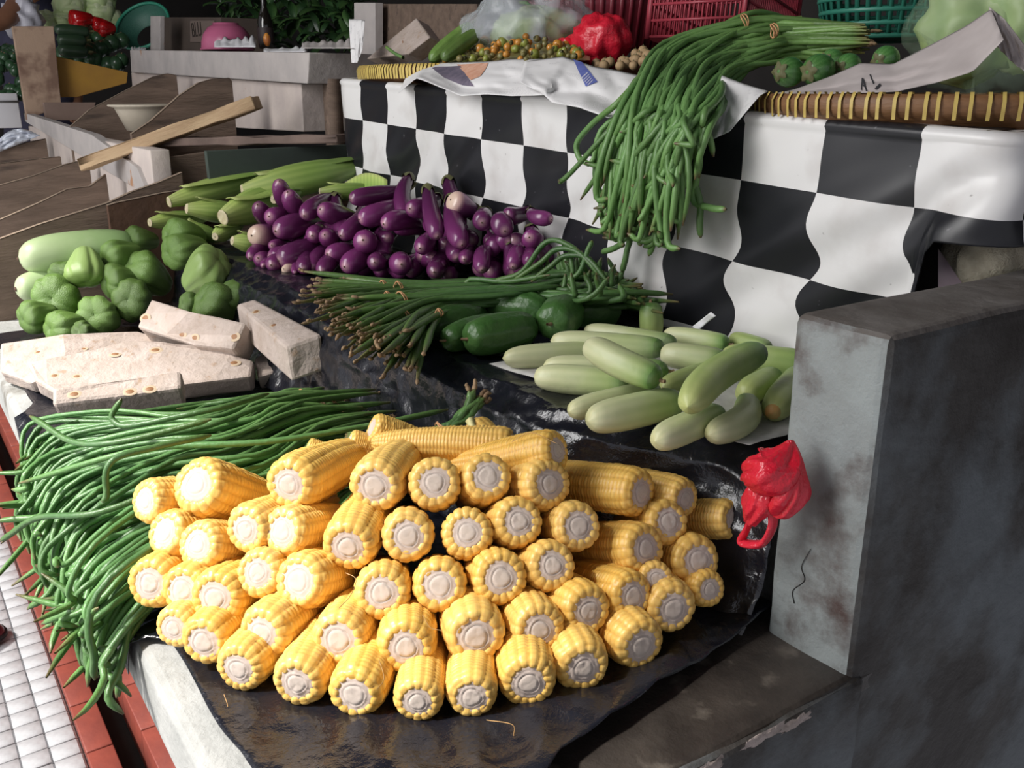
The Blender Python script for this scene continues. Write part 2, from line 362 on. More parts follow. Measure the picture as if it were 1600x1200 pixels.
def mid(u, v):
    y = YN + 0.108 + u * 1.727
    # profile: from the lower counter up the riser, over the rounded edge, across the step
    pr = [(-0.055, Z1 + 0.006), (-0.030, Z1 + 0.05), (-0.018, Z1 + 0.11), (-0.004, Z2 - 0.018), (0.03, Z2 + 0.004), (0.10, Z2 + 0.004), (0.20, Z2 + 0.004), (0.36, Z2 + 0.004)]
    t = v * (len(pr) - 1); i = min(int(t), len(pr) - 2); f = t - i; f = f * f * (3 - 2 * f) * .4 + f * .6
    x = step_x(y) + pr[i][0] * (1 - f) + pr[i + 1][0] * f; z = pr[i][1] * (1 - f) + pr[i + 1][1] * f
    k = 1.0 if v < 0.62 else max(0.0, 1 - (v - 0.62) * 5)
    c = 0.6 * crease(y * 8, v * 4.5, 2.0, 4) + 0.6 * crease(y * 19, v * 9, 6.0, 3)
    x -= 0.006 * c * k + 0.010 * nz3(y * 5, v * 2, 4) * k; z += 0.0045 * c * k
    if y < 0.72: z -= (0.72 - y) * 0.12 * k
    return (x, y, z)
sheet('plastic_sheet', 260, 70, mid, M_black, 'wrinkled black plastic film over the front of the middle step')

# chequered cloth
m = bpy.data.materials.new('chequered_vinyl'); m.use_nodes = True; nt = m.node_tree; N = nt.nodes; L = nt.links; b = N['Principled BSDF']
tc = N.new('ShaderNodeTexCoord'); ck = N.new('ShaderNodeTexChecker'); ck.inputs['Scale'].default_value = 1.0
ad = N.new('ShaderNodeVectorMath'); ad.operation = 'ADD'; ad.inputs[1].default_value = (40.0, 40.0, 0.5); L.new(tc.outputs['UV'], ad.inputs[0]); L.new(ad.outputs[0], ck.inputs['Vector'])
n1 = N.new('ShaderNodeTexNoise'); n1.inputs['Scale'].default_value = 9; n1.inputs['Detail'].default_value = 6; L.new(tc.outputs['Object'], n1.inputs['Vector'])
n2 = N.new('ShaderNodeTexNoise'); n2.inputs['Scale'].default_value = 75; n2.inputs['Detail'].default_value = 2; L.new(tc.outputs['Object'], n2.inputs['Vector'])
def mrange(s, a, bb, t0, t1):
    r = N.new('ShaderNodeMapRange'); [setattr(r.inputs[i + 1], 'default_value', v_) for i, v_ in enumerate((a, bb, t0, t1))]; L.new(s, r.inputs[0]); return r.outputs[0]
def mixc(f_, A, B):
    x = N.new('ShaderNodeMix'); x.data_type = 'RGBA'; L.new(f_, x.inputs[0])
    for s_, v_ in ((6, A), (7, B)):
        if isinstance(v_, tuple): x.inputs[s_].default_value = (*v_, 1)
        else: L.new(v_, x.inputs[s_])
    return x.outputs[2]
white = mixc(mrange(n1.outputs[0], 0.5, 0.75, 0, 1), (0.78, 0.77, 0.76), (0.60, 0.57, 0.55))
white = mixc(mrange(n2.outputs[0], 0.74, 0.80, 0, 0.8), white, (0.12, 0.10, 0.09))
black = mixc(mrange(n2.outputs[0], 0.73, 0.8, 0, 0.5), (0.012, 0.0125, 0.016), (0.25, 0.25, 0.27))
L.new(white, ck.inputs['Color1']); L.new(black, ck.inputs['Color2']); L.new(ck.outputs[0], b.inputs['Base Color'])
b.inputs['Roughness'].default_value = 0.36; b.inputs['Specular IOR Level'].default_value = 0.55
M_check = m
def zA(y): return CAMZ - 0.131 + (y - 0.64) * 0.0415
path = [(1.28, 2.262), (1.06, 2.262), (1.025, 2.255), (1.008, 2.235), (1.0, 2.2)] + [(1.0, 2.2 - i * (2.2 - 0.575) / 150) for i in range(1, 151)] + [(1.002, 0.555), (1.010, 0.54), (1.025, 0.532), (1.045, 0.53), (1.12, 0.53), (1.2, 0.53), (1.3, 0.53)]
path = np.array(path); plen = np.concatenate([[0], np.cumsum(np.linalg.norm(np.diff(path, axis=0), axis=1))])
i0 = 4; s_ref = plen[i0]
V = []; UV = []; nv = 64
for i, (px_, py_) in enumerate(path):
    a = path[max(0, i - 1)]; c_ = path[min(len(path) - 1, i + 1)]; t = (c_ - a) / np.linalg.norm(c_ - a); nrm = np.array([-t[1], t[0]]) * -1   # outward
    Y = 2.2 - (plen[i] - s_ref)                     # unrolled coordinate along the front
    yy = min(max(py_, 0.53), 2.26)
    top = zA(yy) + 0.092
    bot = Z2 + 0.006
    if yy < 0.645: f = min(1, (0.645 - yy) / 0.045); bot = Z2 + 0.006 + f * f * (3 - 2 * f) * 0.19
    for j in range(nv):
        v = j / (nv - 1)
        if v < 0.14:                                # lies on the step's top
            q = 1 - v / 0.14; off = -0.012 - q * 0.12; z = top - 0.001; arc = 0.012 + q * 0.12 + 0.001
            sv = top + arc * 0.8
        elif v < 0.2:
            q = (v - 0.14) / 0.06 * PI / 2; off = -0.012 + 0.012 * math.sin(q); z = top - 0.012 + 0.012 * math.cos(q) - 0.001; sv = z + 0.004 * (1 - math.sin(q))
        else:
            q = (v - 0.2) / 0.8; z = (top - 0.013) * (1 - q) + bot * q; sv = z
            wav = (0.020 * nz3(Y * 3.3, z * 2.2, 1) + 0.012 * nz3(Y * 6 + z * 5, z * 5, 2) + 0.006 * nz3((Y + 1.2 * z) * 13, (z - .6 * Y) * 5, 3)) * min(1, q * 3)
            diag = 0.007 * math.sin((Y * 0.85 + z * 1.5) * 42 + 3 * nz3(Y * 3, z * 3)) * min(1, q * 2) * (0.3 + 0.7 * min(1, max(0, nz3(Y * 2.1, z * 2.1, 8) + .5)))
            off = -0.004 + wav + diag + 0.02 * q * q
        p = np.array([px_, py_]) + nrm * off
        V.append((p[0], p[1], z))
        vv = (sv - zA(Y if 0.5 < Y < 2.3 else yy)) / 0.1125
        uu = (Y - 0.640) / 0.1333 + 0.10 * math.sin(2 * PI * vv * 0.98) * min(1, max(0, -vv * 1.2)) * (0.4 + 0.8 * max(0, min(1, (1.5 - Y) / 0.8)))
        UV.append((uu, vv))
na = len(path); ii, jj = np.meshgrid(np.arange(na - 1), np.arange(nv - 1), indexing='ij'); a = (ii * nv + jj).ravel()
cl = obj('tablecloth', mesh('tablecloth', np.array(V), np.stack([a, a + nv, a + nv + 1, a + 1], 1), M_check, np.array(UV)))
md = cl.modifiers.new('thickness', 'SOLIDIFY'); md.thickness = 0.0012; md.offset = -1
tag(cl, 'black and white chequered vinyl cloth hanging over the upper step', 'tablecloth')

# ================================================================== husked corn
m = bpy.data.materials.new('corn_kernels'); m.use_nodes = True; nt = m.node_tree; N = nt.nodes; L = nt.links; b = N['Principled BSDF']
tc = N.new('ShaderNodeTexCoord'); sp = N.new('ShaderNodeSeparateXYZ'); L.new(tc.outputs['UV'], sp.inputs[0])
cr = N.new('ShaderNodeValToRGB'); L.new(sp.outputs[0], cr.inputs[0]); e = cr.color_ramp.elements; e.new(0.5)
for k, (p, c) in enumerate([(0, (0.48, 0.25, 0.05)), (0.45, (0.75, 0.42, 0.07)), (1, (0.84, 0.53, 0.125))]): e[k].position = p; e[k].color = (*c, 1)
n1 = N.new('ShaderNodeTexNoise'); n1.inputs['Scale'].default_value = 35; L.new(tc.outputs['Object'], n1.inputs['Vector'])
oi = N.new('ShaderNodeObjectInfo')
f1 = mrange(n1.outputs[0], 0.5, 0.75, 0, 0.4); c1 = mixc(f1, cr.outputs[0], (0.86, 0.62, 0.26))
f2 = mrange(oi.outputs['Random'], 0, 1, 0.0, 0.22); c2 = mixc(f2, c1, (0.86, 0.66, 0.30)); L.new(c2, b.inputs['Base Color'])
b.inputs['Roughness'].default_value = 0.38; b.inputs['Specular IOR Level'].default_value = 0.45
b.inputs['Subsurface Weight'].default_value = 0.12; b.inputs['Subsurface Radius'].default_value = (0.006, 0.004, 0.001); b.inputs['Subsurface Scale'].default_value = 0.4
M_corn = m
m = bpy.data.materials.new('cut_cob'); m.use_nodes = True; nt = m.node_tree; N = nt.nodes; L = nt.links; b = N['Principled BSDF']
tc = N.new('ShaderNodeTexCoord'); sp = N.new('ShaderNodeSeparateXYZ'); L.new(tc.outputs['UV'], sp.inputs[0])
cr = N.new('ShaderNodeValToRGB'); L.new(sp.outputs[1], cr.inputs[0]); e = cr.color_ramp.elements
for _ in range(4): e.new(0.5)
for k, (p, c) in enumerate([(0, (0.76, 0.56, 0.34)), (0.28, (0.78, 0.63, 0.54)), (0.42, (0.80, 0.68, 0.60)), (0.47, (0.68, 0.54, 0.46)), (0.52, (0.82, 0.70, 0.62)), (1, (0.82, 0.70, 0.60))]): e[k].position = p; e[k].color = (*c, 1)
n1 = N.new('ShaderNodeTexNoise'); n1.inputs['Scale'].default_value = 140; n1.inputs['Detail'].default_value = 5; L.new(tc.outputs['Object'], n1.inputs['Vector'])
L.new(mixc(mrange(n1.outputs[0], 0.5, 0.7, 0, 0.4), cr.outputs[0], (0.66, 0.52, 0.45)), b.inputs['Base Color']); b.inputs['Roughness'].default_value = 0.8
bn = N.new('ShaderNodeBump'); bn.inputs['Strength'].default_value = 0.6; bn.inputs['Distance'].default_value = 0.002; L.new(n1.outputs[0], bn.inputs['Height']); L.new(bn.outputs[0], b.inputs['Normal'])
M_cob = m
def corn_pair(seed, nr=14, L_=6.6, rest=5):
    rg = np.random.RandomState(seed)
    ctrl = np.array([(0.09, 0.50), (0.01, 0.62), (0.02, 0.75), (0.10, 0.87), (0.28, 0.955), (0.6, 1.0), (1.6, 1.02), (3.0, 0.97), (4.4, 0.88), (5.6, 0.74), (6.3, 0.58), (L_, 0.36), (L_ + .15, 0.10)])
    pr = catmull(ctrl, 400); s = np.concatenate([[0], np.cumsum(np.linalg.norm(np.diff(pr, axis=0), axis=1))])
    ph = np.cumsum(np.interp(s, [0, 0.35, 0.6, 1.4, 9], [1 / .30, 1 / .34, 1 / .30, 1 / .175, 1 / .15]) * np.gradient(s))
    nk = int(ph[-1]); m_ = nk * rest + 1
    q = np.linspace(0, nk, m_); X = np.interp(q, ph, pr[:, 0]); Rr = np.interp(q, ph, pr[:, 1])
    T = np.stack([np.gradient(X), np.gradient(Rr)], 1); T /= np.linalg.norm(T, axis=1)[:, None] + 1e-9
    nx, nrr = -T[:, 1], T[:, 0]
    n = nr * rest; th = np.arange(n + 1) / n
    hk = rg.uniform(0.75, 1.15, (nk + 2, nr)); sh = rg.uniform(-0.25, 0.25, nr)
    V = np.zeros((m_, n + 1, 3)); UV = np.zeros((m_, n + 1, 2))
    for i in range(m_):
        irr = max(0, 1 - X[i] / 1.6)
        row = th * nr; ri = np.floor(row + 1e-9).astype(int) % nr; fu = row - np.floor(row + 1e-9)
        kq = q[i] + sh[ri] * (1.0 + 1.2 * irr); ki = np.clip(np.floor(kq).astype(int), 0, nk); fv = kq - np.floor(kq)
        bu = 1 - np.abs(2 * fu - 1) ** 3.0; bv = 1 - np.abs(2 * fv - 1) ** 2.6
        hgt = (0.34 + 0.66 * np.sqrt(np.clip(bu, 0, 1))) * (0.25 + 0.75 * np.sqrt(np.clip(bv, 0, 1))) * hk[ki, ri]
        d = (hgt - 0.6) * (0.088 - 0.004 * irr)
        lump = 1 + 0.035 * np.array([nz3(math.cos(t * 2 * PI) * 1.2, math.sin(t * 2 * PI) * 1.2, X[i] * .8 + seed * 5) for t in th[:-1]] + [0]); lump[-1] = lump[0]
        r = (Rr[i] + nrr[i] * d) * lump; a = th * 2 * PI + 0.10 * math.sin(X[i] * 0.8 + seed)
        V[i, :, 0] = X[i] + nx[i] * d; V[i, :, 1] = np.cos(a) * r; V[i, :, 2] = np.sin(a) * r
        V[i, -1] = V[i, 0]
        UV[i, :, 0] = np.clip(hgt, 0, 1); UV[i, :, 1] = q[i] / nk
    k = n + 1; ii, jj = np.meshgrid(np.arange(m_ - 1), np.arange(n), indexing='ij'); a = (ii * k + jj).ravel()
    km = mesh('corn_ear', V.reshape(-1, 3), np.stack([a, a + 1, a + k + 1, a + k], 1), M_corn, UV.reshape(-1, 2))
    cr_ = rg.uniform(0.60, 0.70)
    pf = [(cr_ + .06, 0.16), (cr_, 0.055), (cr_ * .92, 0.015), (cr_ * .80, 0.03), (cr_ * .68, 0.01), (cr_ * .60, -0.015), (cr_ * .55, 0.02), (cr_ * .50, -0.02), (cr_ * .35, -0.025), (cr_ * .15, -0.02), (0.0, -0.022)]
    v, f, uv = lathe(pf, 40, 'x', rf=lambda t, q_: 1 + 0.05 * (1 - q_) * np.sin(t * nr) + 0.06 * np.sin(t * 3 + seed) * (1 - .5 * q_))
    v = np.array(v); v[:, 0] += 0.025 * np.array([nz3(p[1] * 5, p[2] * 5, seed) for p in v])
    cm = mesh('cob_core', v, f, M_cob, uv)
    return km, cm
corn_kinds = [corn_pair(3), corn_pair(11, 12), corn_pair(19, 16), corn_pair(27, 14, 6.0), corn_pair(40, 13)]
# rows of the pile: cut end (x, y), radius in pixels, way the ear runs in the picture and how far it turns from the line of sight
corn_rows = [
 ('bottom', [(270, 982, 36, 1, 0.05, .5), (317, 1004, 43, 1, 0, .42), (372, 1048, 44, 1, -.15, .45), (463, 1070, 46, .85, -.5, .42), (553, 1090, 47, .7, -.7, .42), (652, 1097, 41, .25, -1, .45), (737, 1090, 42, 0, -1, .46), (826, 1070, 48, -.25, -1, .45), (912, 1045, 47, -.6, -.8, .45), (1003, 1010, 46, -1, -.35, .5)]),
 ('second', [(233, 912, 44, 1, 0, .5), (284, 922, 42, 1, .0, .5), (335, 935, 47, 1, .1, .42), (408, 990, 47, 1, 0, .5), (528, 1000, 47, .85, -.5, .3), (634, 1012, 48, .2, -1, .3), (744, 995, 50, -.4, -.8, .28), (843, 985, 46, -.7, -.6, .34), (920, 955, 44, -1, -.35, .48), (1053, 952, 44, -1, -.2, .4), (1110, 921, 31, -1, 0, .5)]),
 ('third', [(256, 832, 40, 1, .12, .7), (308, 851, 42, 1, .1, .6), (402, 895, 41, 1, .1, .4), (465, 908, 47, 1, .05, .5), (596, 926, 46, .3, -.3, .1), (687, 915, 44, 0, -1, .05), (783, 903, 46, -1, -.2, .2), (864, 884, 42, -1, 0, .3), (990, 932, 41, -1, -.15, .55), (1027, 905, 30, -1, 0, .3), (1092, 876, 42, -1, 0, .45)]),
 ('fourth', [(226, 783, 38, 1, -.02, .78), (383, 828, 42, 1, -.35, .6), (440, 830, 42, 1, -.08, .6), (543, 855, 46, .55, -.85, .5), (637, 838, 43, 0, -.5, .08), (730, 832, 42, 0, .5, .06), (811, 815, 42, -1, .25, .22), (905, 822, 41, -1, 0, .35), (1010, 857, 42, -1, -.05, .62), (1046, 815, 38, -1, .1, .45)]),
 ('top', [(306, 757, 49, 1, .33, .60), (450, 757, 46, 1, -.42, .52), (585, 760, 45, .7, -.7, .34), (679, 754, 43, 0, .5, .06), (762, 744, 41, -.5, .7, .22), (860, 756, 43, -1, .05, .5), (872, 703, 36, -1, .18, .82), (1003, 770, 40, -1, -.15, .78), (1072, 780, 34, -1, -.25, .75), (1147, 811, 33, -1, -.04, .82)]),
]
def corn_depth(x, y): return 0.80 + (1090 - y) * 0.00034 + 0.055 * ((x - 650) / 420) ** 2
def place_corn(i, P, d, R_, label, lscale=1.0, flip=False):
    km, cm = corn_kinds[i % len(corn_kinds)]
    o = obj('corn_ear', km); c = obj('cob_core', cm, o)
    put(o, P, d, roll=random.uniform(0, 6.28), s=(R_ * lscale, R_, R_))
    c['label'] = 'pale cut end of the cob'
    return tag(o, label, 'corn', 'husked corn ears in the front pile')
ci = 0
for row, lst in corn_rows:
    lst = sorted(lst)
    for k, (x, y, r, bx, by, o_) in enumerate(lst):
        d = corn_depth(x, y); R_ = r * d / F / 1.03
        A = axis(x, y, bx, by, o_); P = at_d(x, y, d)
        P.z = max(P.z, Z1 + R_ + 0.006)
        ls = 0.98
        zt = P.z + A.z * R_ * 6.6          # keep the far tip above the counter
        zmin = Z1 + 0.62 * R_ + 0.006
        if zt < zmin:
            A.z = (zmin - P.z) / (R_ * 6.6); A.normalize()
        place_corn(ci, P, A, R_, f'{["pale yellow", "golden", "yellow"][ci % 3]} husked corn ear, {ORD[k]} from left in the {row} row of the pile', ls); ci += 1
# ears lying on top behind the pile
for k, (x, y, d, x1, y1, d1, r, lab) in enumerate([
    (800, 694, 1.02, 540, 692, 1.05, 29, 'long bright yellow corn ear lying crosswise on top of the pile behind the cut ends'),
    (580, 668, 1.06, 705, 715, 1.10, 27, 'corn ear pointing back right behind the crosswise ear, below the beans'),
    (742, 668, 1.05, 800, 735, 1.0, 26, 'corn ear with a strip of pale husk beside the small bean bundle'),
    (478, 700, 1.04, 560, 735, 1.05, 20, 'small corn ear end peeping out between the pile and the beans'),
    (545, 690, 1.06, 630, 720, 1.08, 22, 'corn ear half hidden left of the crosswise ear')]):
    P = at_d(x, y, d); Q = at_d(x1, y1, d1); R_ = r * d / F / 1.03; dd = Q - P
    o = place_corn(k + 1, P, dd, R_, lab); ln = dd.length / (R_ * 6.6)
    put(o, P, dd, 0.3 * k, (R_ * max(0.75, min(1.2, ln)), R_, R_))
    if k == 2:
        t, f, uv = tube(catmull([(0.0, 0, 1.02), (1.2, -.2, 1.08), (2.6, -.15, 1.08), (3.6, -.05, 0.98)], 16), np.interp(np.linspace(0, 1, 16), [0, .5, 1], [.3, .18, .02]), 8, rf=lambda th, q_: np.where(np.abs(np.sin(th)) > .5, .35, 1.0))
        obj('husk_strip', mesh('husk_strip', t, f, mat('pale_husk', (0.75, 0.68, 0.36), (0.62, 0.6, 0.28), 8, 0.6), uv), o)
# silk threads left on a few ears
M_silk = mat('corn_silk', (0.62, 0.36, 0.14), rough=0.6)
silk = empty('corn_silk', on_z(545, 980, Z1 + 0.12), 'thin brown corn silk threads clinging between the cut corn ends', 'corn silk', kind='stuff')
for k, P in enumerate([[(540, 895, .79), (556, 905, .785), (548, 930, .785), (530, 950, .79)], [(592, 1030, .775), (600, 1060, .772), (588, 1078, .775)], [(660, 960, .78), (672, 980, .778), (690, 985, .78)], [(760, 1125, .78), (800, 1132, .778), (803, 1150, .776)], [(350, 1085, .83), (356, 1105, .825), (350, 1120, .825)], [(870, 693, .93), (830, 676, .94), (800, 690, .95)]]):
    pts = catmull([at_d(*p) - silk.location for p in P], 14); v, f, uv = tube(pts, 0.00035, 4)
    obj('silk_thread', mesh('silk_thread', v, f, M_silk), silk)

# ================================================================== long beans
M_bean = veg('long_bean', [(0, (0.16, 0.12, 0.05)), (0.03, (0.105, 0.20, 0.055)), (0.5, (0.085, 0.205, 0.065)), (0.955, (0.10, 0.22, 0.06)), (1, (0.13, 0.10, 0.04))], 0.42, 40, 0.3, tint=(0.20, 0.33, 0.13), vary=0.3, warp=0.02, bump=0.3, bscale=120)
M_bean_hang = veg('long_bean_fresh', [(0, (0.2, 0.14, 0.05)), (0.03, (0.15, 0.27, 0.07)), (0.5, (0.12, 0.245, 0.08)), (0.955, (0.14, 0.27, 0.08)), (1, (0.13, 0.08, 0.04))], 0.42, 40, 0.3, tint=(0.2, 0.36, 0.12), vary=0.28, warp=0.02, bump=0.3, bscale=120)
M_bean_dark = veg('long_bean_deep', [(0, (0.30, 0.20, 0.11)), (0.035, (0.09, 0.17, 0.04)), (0.5, (0.055, 0.135, 0.038)), (0.96, (0.065, 0.14, 0.035)), (1, (0.10, 0.08, 0.03))], 0.45, 40, 0.3, tint=(0.11, 0.22, 0.07), vary=0.25, warp=0.02, bump=0.3, bscale=120)
M_band = mat('tan_rubber_band', (0.62, 0.33, 0.16), rough=0.6)
M_stub = mat('dried_bean_stalk', (0.34, 0.23, 0.13), (0.22, 0.14, 0.08), 60, 0.85)
rb = random.Random(5)
def bean(bundle, pts, r, m, n=26, sides=7, stalk=False, wig=0.004):
    P = catmull(pts, n); sd = rb.uniform(0, 100)
    for i in range(n):
        f = i / (n - 1)
        P[i] += wig * np.array([nz3(f * 4, sd), nz3(f * 4, sd + 20), 0.6 * nz3(f * 4, sd + 40)]) * min(1, 4 * f)
    t = np.linspace(0, 1, n)
    rad = r * np.clip(np.minimum((t + 0.006) * 28, (1.004 - t) * 16), 0.12, 1) ** 0.6 * (1 + 0.10 * np.array([nz3(f * 22, sd + 60) for f in t]))
    base = np.array(bundle.location)
    v, f, uv = tube(P - base, rad, sides)
    o = obj('bean', mesh('bean', v, f, m, uv), bundle)
    if stalk:
        d = P[0] - P[1]; d /= np.linalg.norm(d)
        q = [P[0] - base, P[0] - base + d * 0.006 + np.array([rb.uniform(-.002, .002), rb.uniform(-.002, .002), rb.uniform(-.001, .003)]), P[0] - base + d * 0.011 + np.array([rb.uniform(-.005, .005), rb.uniform(-.005, .005), rb.uniform(-.003, .004)])]
        v, f, uv = tube(catmull(q, 6), [r * .55, r * .7, r * .5, r * .62, r * .5, r * .1], 5)
        obj('stalk', mesh('stalk', v, f, M_stub, uv), o)
    return P
def band(bundle, c, d, ra, rb_, roll=0.0, turns=2):
    base = np.array(bundle.location)
    M_ = frame(d, roll=roll)
    for k in range(turns):
        th = np.linspace(0, 2 * PI, 25); off = (k - .5) * 0.003
        pts = [np.array(c) - base + np.array(M_.to_3x3() @ Vector((off + 0.002 * math.sin(t * 2 + k), math.cos(t) * ra, math.sin(t) * rb_))) for t in th]
        v, f, uv = tube(pts, 0.0011, 5); obj('rubber_band', mesh('rubber_band', v, f, M_band, uv), bundle)

# --- left bundles on the lower counter: tied ends by the middle step, tips hanging over the aisle edge
def sm(t): t = max(0, min(1, t)); return t * t * (3 - 2 * t)
left = [empty('long_bean_bundle', (0.38, 1.20, Z1), 'big heap of green long beans beside the corn, tips hanging over the counter edge', 'long beans', 'long bean bundles'),
        empty('long_bean_bundle', (0.42, 1.33, Z1), 'darker long bean bundle behind the heap, next to the cut jackfruit', 'long beans', 'long bean bundles')]
def left_bean(k, n):
    lay = k / n                                        # 0 lowest layer, 1 top layer
    back = rb.random() < 0.26
    if back:
        ys = rb.uniform(1.27, 1.43); xs = rb.uniform(0.50, 0.585); hz = 0.010 + 0.05 * lay * (1 - ((ys - 1.34) / .13) ** 2 * .5)
        yb = ys - rb.uniform(-0.02, 0.06); ye = yb - rb.uniform(-0.02, 0.16)
        Lx = rb.uniform(0.20, 0.40); x1 = xs - Lx * .5; x2 = max(0.17, xs - Lx)
        pts = [(xs, ys, Z1 + hz + 0.008), (x1, (ys + yb) / 2, Z1 + hz + 0.012), (x2, ye, Z1 + hz + 0.008 + rb.uniform(-.004, .006))]
        if x2 < 0.2: pts.append((x2 - .07, ye - .05, Z1 + hz * .6 + .01))
        return left[1], pts
    ys = rb.uniform(1.00, 1.30); xs = rb.uniform(0.47, 0.58)
    f = (1.30 - ys) / 0.30                             # 1 at the viewer's side
    hz = 0.012 + (0.095 * lay) * (1 - 0.55 * abs(2 * f - 0.8) ** 2)
    fan = rb.gauss(0, 0.075)
    ym = ys - 0.02 - 0.05 * f + fan * .3
    ye = 0.93 + (1 - f) * 0.44 + fan             # where it crosses the edge
    ye = max(0.90, ye)
    ze = Z1 + 0.014 + (hz - 0.012) * 0.75
    xe = XF + 0.02 - (hz) * 0.15
    pts = [(xs, ys, Z1 + hz), ((xs + 0.33) / 2, (ys + ym) / 2 + .01, Z1 + hz + 0.014), (0.33 + rb.uniform(-.02, .02), ym - 0.03 * f, Z1 + hz + 0.01), (0.235, (ym + ye) / 2, (Z1 + hz + ze) / 2 + .012), (xe, ye, ze)]
    hang = rb.random() ** 0.9 * 0.15 * (0.40 + 0.60 * (1 - f)) + 0.008
    out = 0.002 + 0.022 * lay * rb.random()
    sy = rb.uniform(-0.05, 0.02)
    nseg = 3
    for q in range(1, nseg + 1):
        g = q / nseg
        pts.append((xe - 0.03 - out * sm(g * 1.4) - 0.012 * rb.random(), ye - 0.012 + sy * g, ze - 0.02 - hang * g ** 1.15 + rb.uniform(-.006, .006)))
    if rb.random() < 0.3:
        p = pts[-1]; pts[-1] = (p[0] + rb.uniform(-.05, .02), p[1] + rb.uniform(-.05, .05), p[2] + rb.uniform(0.0, .03))
    return left[0], pts
nl = 340
for k in range(nl):
    bd, pts = left_bean(k, nl)
    bean(bd, pts, rb.uniform(0.0031, 0.0043), M_bean if bd is left[0] or rb.random() < .3 else M_bean_dark, n=28, stalk=rb.random() < .35, wig=0.021)
# a few strays that stand out in the photo
for P in [[(700, 640, 1.2), (560, 668, 1.13), (420, 690, 1.08), (250, 700, 1.07), (150, 720, 1.08), (30, 755, 1.12)], [(420, 615, 1.2), (330, 640, 1.13), (210, 665, 1.13), (175, 655, 1.14), (190, 622, 1.14)],
          [(330, 655, 1.10), (190, 690, 1.09), (110, 690, 1.12), (48, 650, 1.17)], [(330, 680, 1.06), (240, 700, 1.02), (175, 720, 1.0), (165, 770, 1.0), (160, 785, 1.0)],
          [(300, 740, 1.05), (160, 800, 1.02), (60, 810, 1.06), (0, 845, 1.10)], [(250, 880, .98), (180, 940, .98), (160, 985, .985), (182, 1030, .985), (186, 1090, .985)], [(240, 850, .98), (200, 900, .98), (130, 945, 1.0), (65, 975, 1.02)], [(210, 900, .99), (165, 955, 1.0), (118, 1000, 1.02)]]:
    bean(left[0], [at_d(*p) for p in P], 0.0038, M_bean, n=28, wig=0.003)
band(left[0], (0.50, 1.20, Z1 + 0.085), (1, 0.1, 0), 0.034, 0.020)
band(left[0], (0.49, 1.10, Z1 + 0.055), (1, 0.1, 0), 0.03, 0.022)
band(left[1], (0.52, 1.36, Z1 + 0.05), (1, -0.1, 0), 0.03, 0.02)
# --- small bundle by the corn
sb = empty('long_bean_bundle', on_z(715, 680, Z1 + .03), 'small tied bunch of long beans curving up between the corn and black plastic', 'long beans', 'long bean bundles')
for k in range(11):
    j = lambda a: rb.uniform(-a, a)
    pts = [at_d(745 + j(14), 618 + j(12), 1.10), at_d(728 + j(10), 645 + j(8), 1.09), at_d(700 + j(8), 672 + j(7), 1.08), at_d(655 + j(6), 684 + j(6), 1.09), at_d(600, 690 + j(8), 1.12), at_d(540, 680 + j(10), 1.17)]
    bean(sb, pts, 0.0045, M_bean, 22, stalk=True, wig=0.002)
band(sb, at_d(692, 674, 1.08), at_d(720, 652, 1.09) - at_d(692, 674, 1.08), 0.014, 0.012)

# --- bundle on the middle step: stalk ends over the front edge, beans run back to the cloth
md_ = [empty('long_bean_bundle', (0.80, 1.18, Z2), 'dark green long bean bundle lying between the aubergines and the cucumbers', 'long beans', 'long bean bundles')]
for k in range(210):
    lay = k / 210; f = rb.random()                     # f: 0 at the far side (aubergines), 1 at the near side (cucumbers)
    x0 = 500 + 135 * f + rb.gauss(0, 22) - 10 * lay; y0 = 462 + 95 * f + rb.gauss(0, 17) - 18 * lay + 20 * (1 - lay)
    z0 = Z2 + 0.012 + 0.05 * lay
    A_ = on_z(x0, y0, z0)
    xm = 640 + 55 * f + rb.gauss(0, 8); ym = 450 + 48 * f; B_ = on_z(xm, ym - 8, Z2 + 0.012 + 0.055 * lay * (1 - .4 * abs(2 * f - 1)))
    x2 = 800 + 30 * f; y2 = 437 + 34 * f; D_ = on_z(x2, y2, Z2 + 0.014 + 0.06 * lay * (1 - .4 * abs(2 * f - 1)))
    x3 = 900 + 40 * f + rb.gauss(0, 20); y3 = 425 + 42 * f + rb.gauss(0, 8); E_ = on_z(x3, y3, Z2 + 0.016 + 0.06 * lay)
    pts = [A_, B_, D_, E_]
    if rb.random() < 0.55:
        G_ = on_z(965 + 60 * f + rb.gauss(0, 22), 425 + 42 * f + rb.gauss(0, 14), Z2 + 0.02 + 0.06 * rb.random()); G_.x = min(G_.x, 0.968); pts.append(G_)
    elif rb.random() < 0.5:
        G_ = E_ + Vector((rb.uniform(-.02, .03), rb.uniform(-.03, .03), rb.uniform(.02, .05))); G_.x = min(G_.x, 0.968); pts.append(G_)
    for p in pts: p.x = min(p.x, 0.968)
    bean(md_[0], pts, rb.uniform(0.0040, 0.0050), M_bean_dark, 20, stalk=True, wig=0.006)
for P in [[(770, 440), (815, 425), (845, 385), (870, 376), (905, 392)], [(800, 440), (845, 410), (870, 390), (905, 395), (935, 430)], [(830, 440), (862, 415), (885, 400), (920, 405), (950, 440)], [(720, 462), (730, 440), (745, 436), (790, 440), (860, 430)], [(860, 450), (900, 430), (915, 400), (925, 375)]]:
    bean(md_[0], [at_d(x, y, 1.50 - 0.0006 * (x - 800)) for x, y in P], 0.0044, M_bean_dark, 24, wig=0.002)
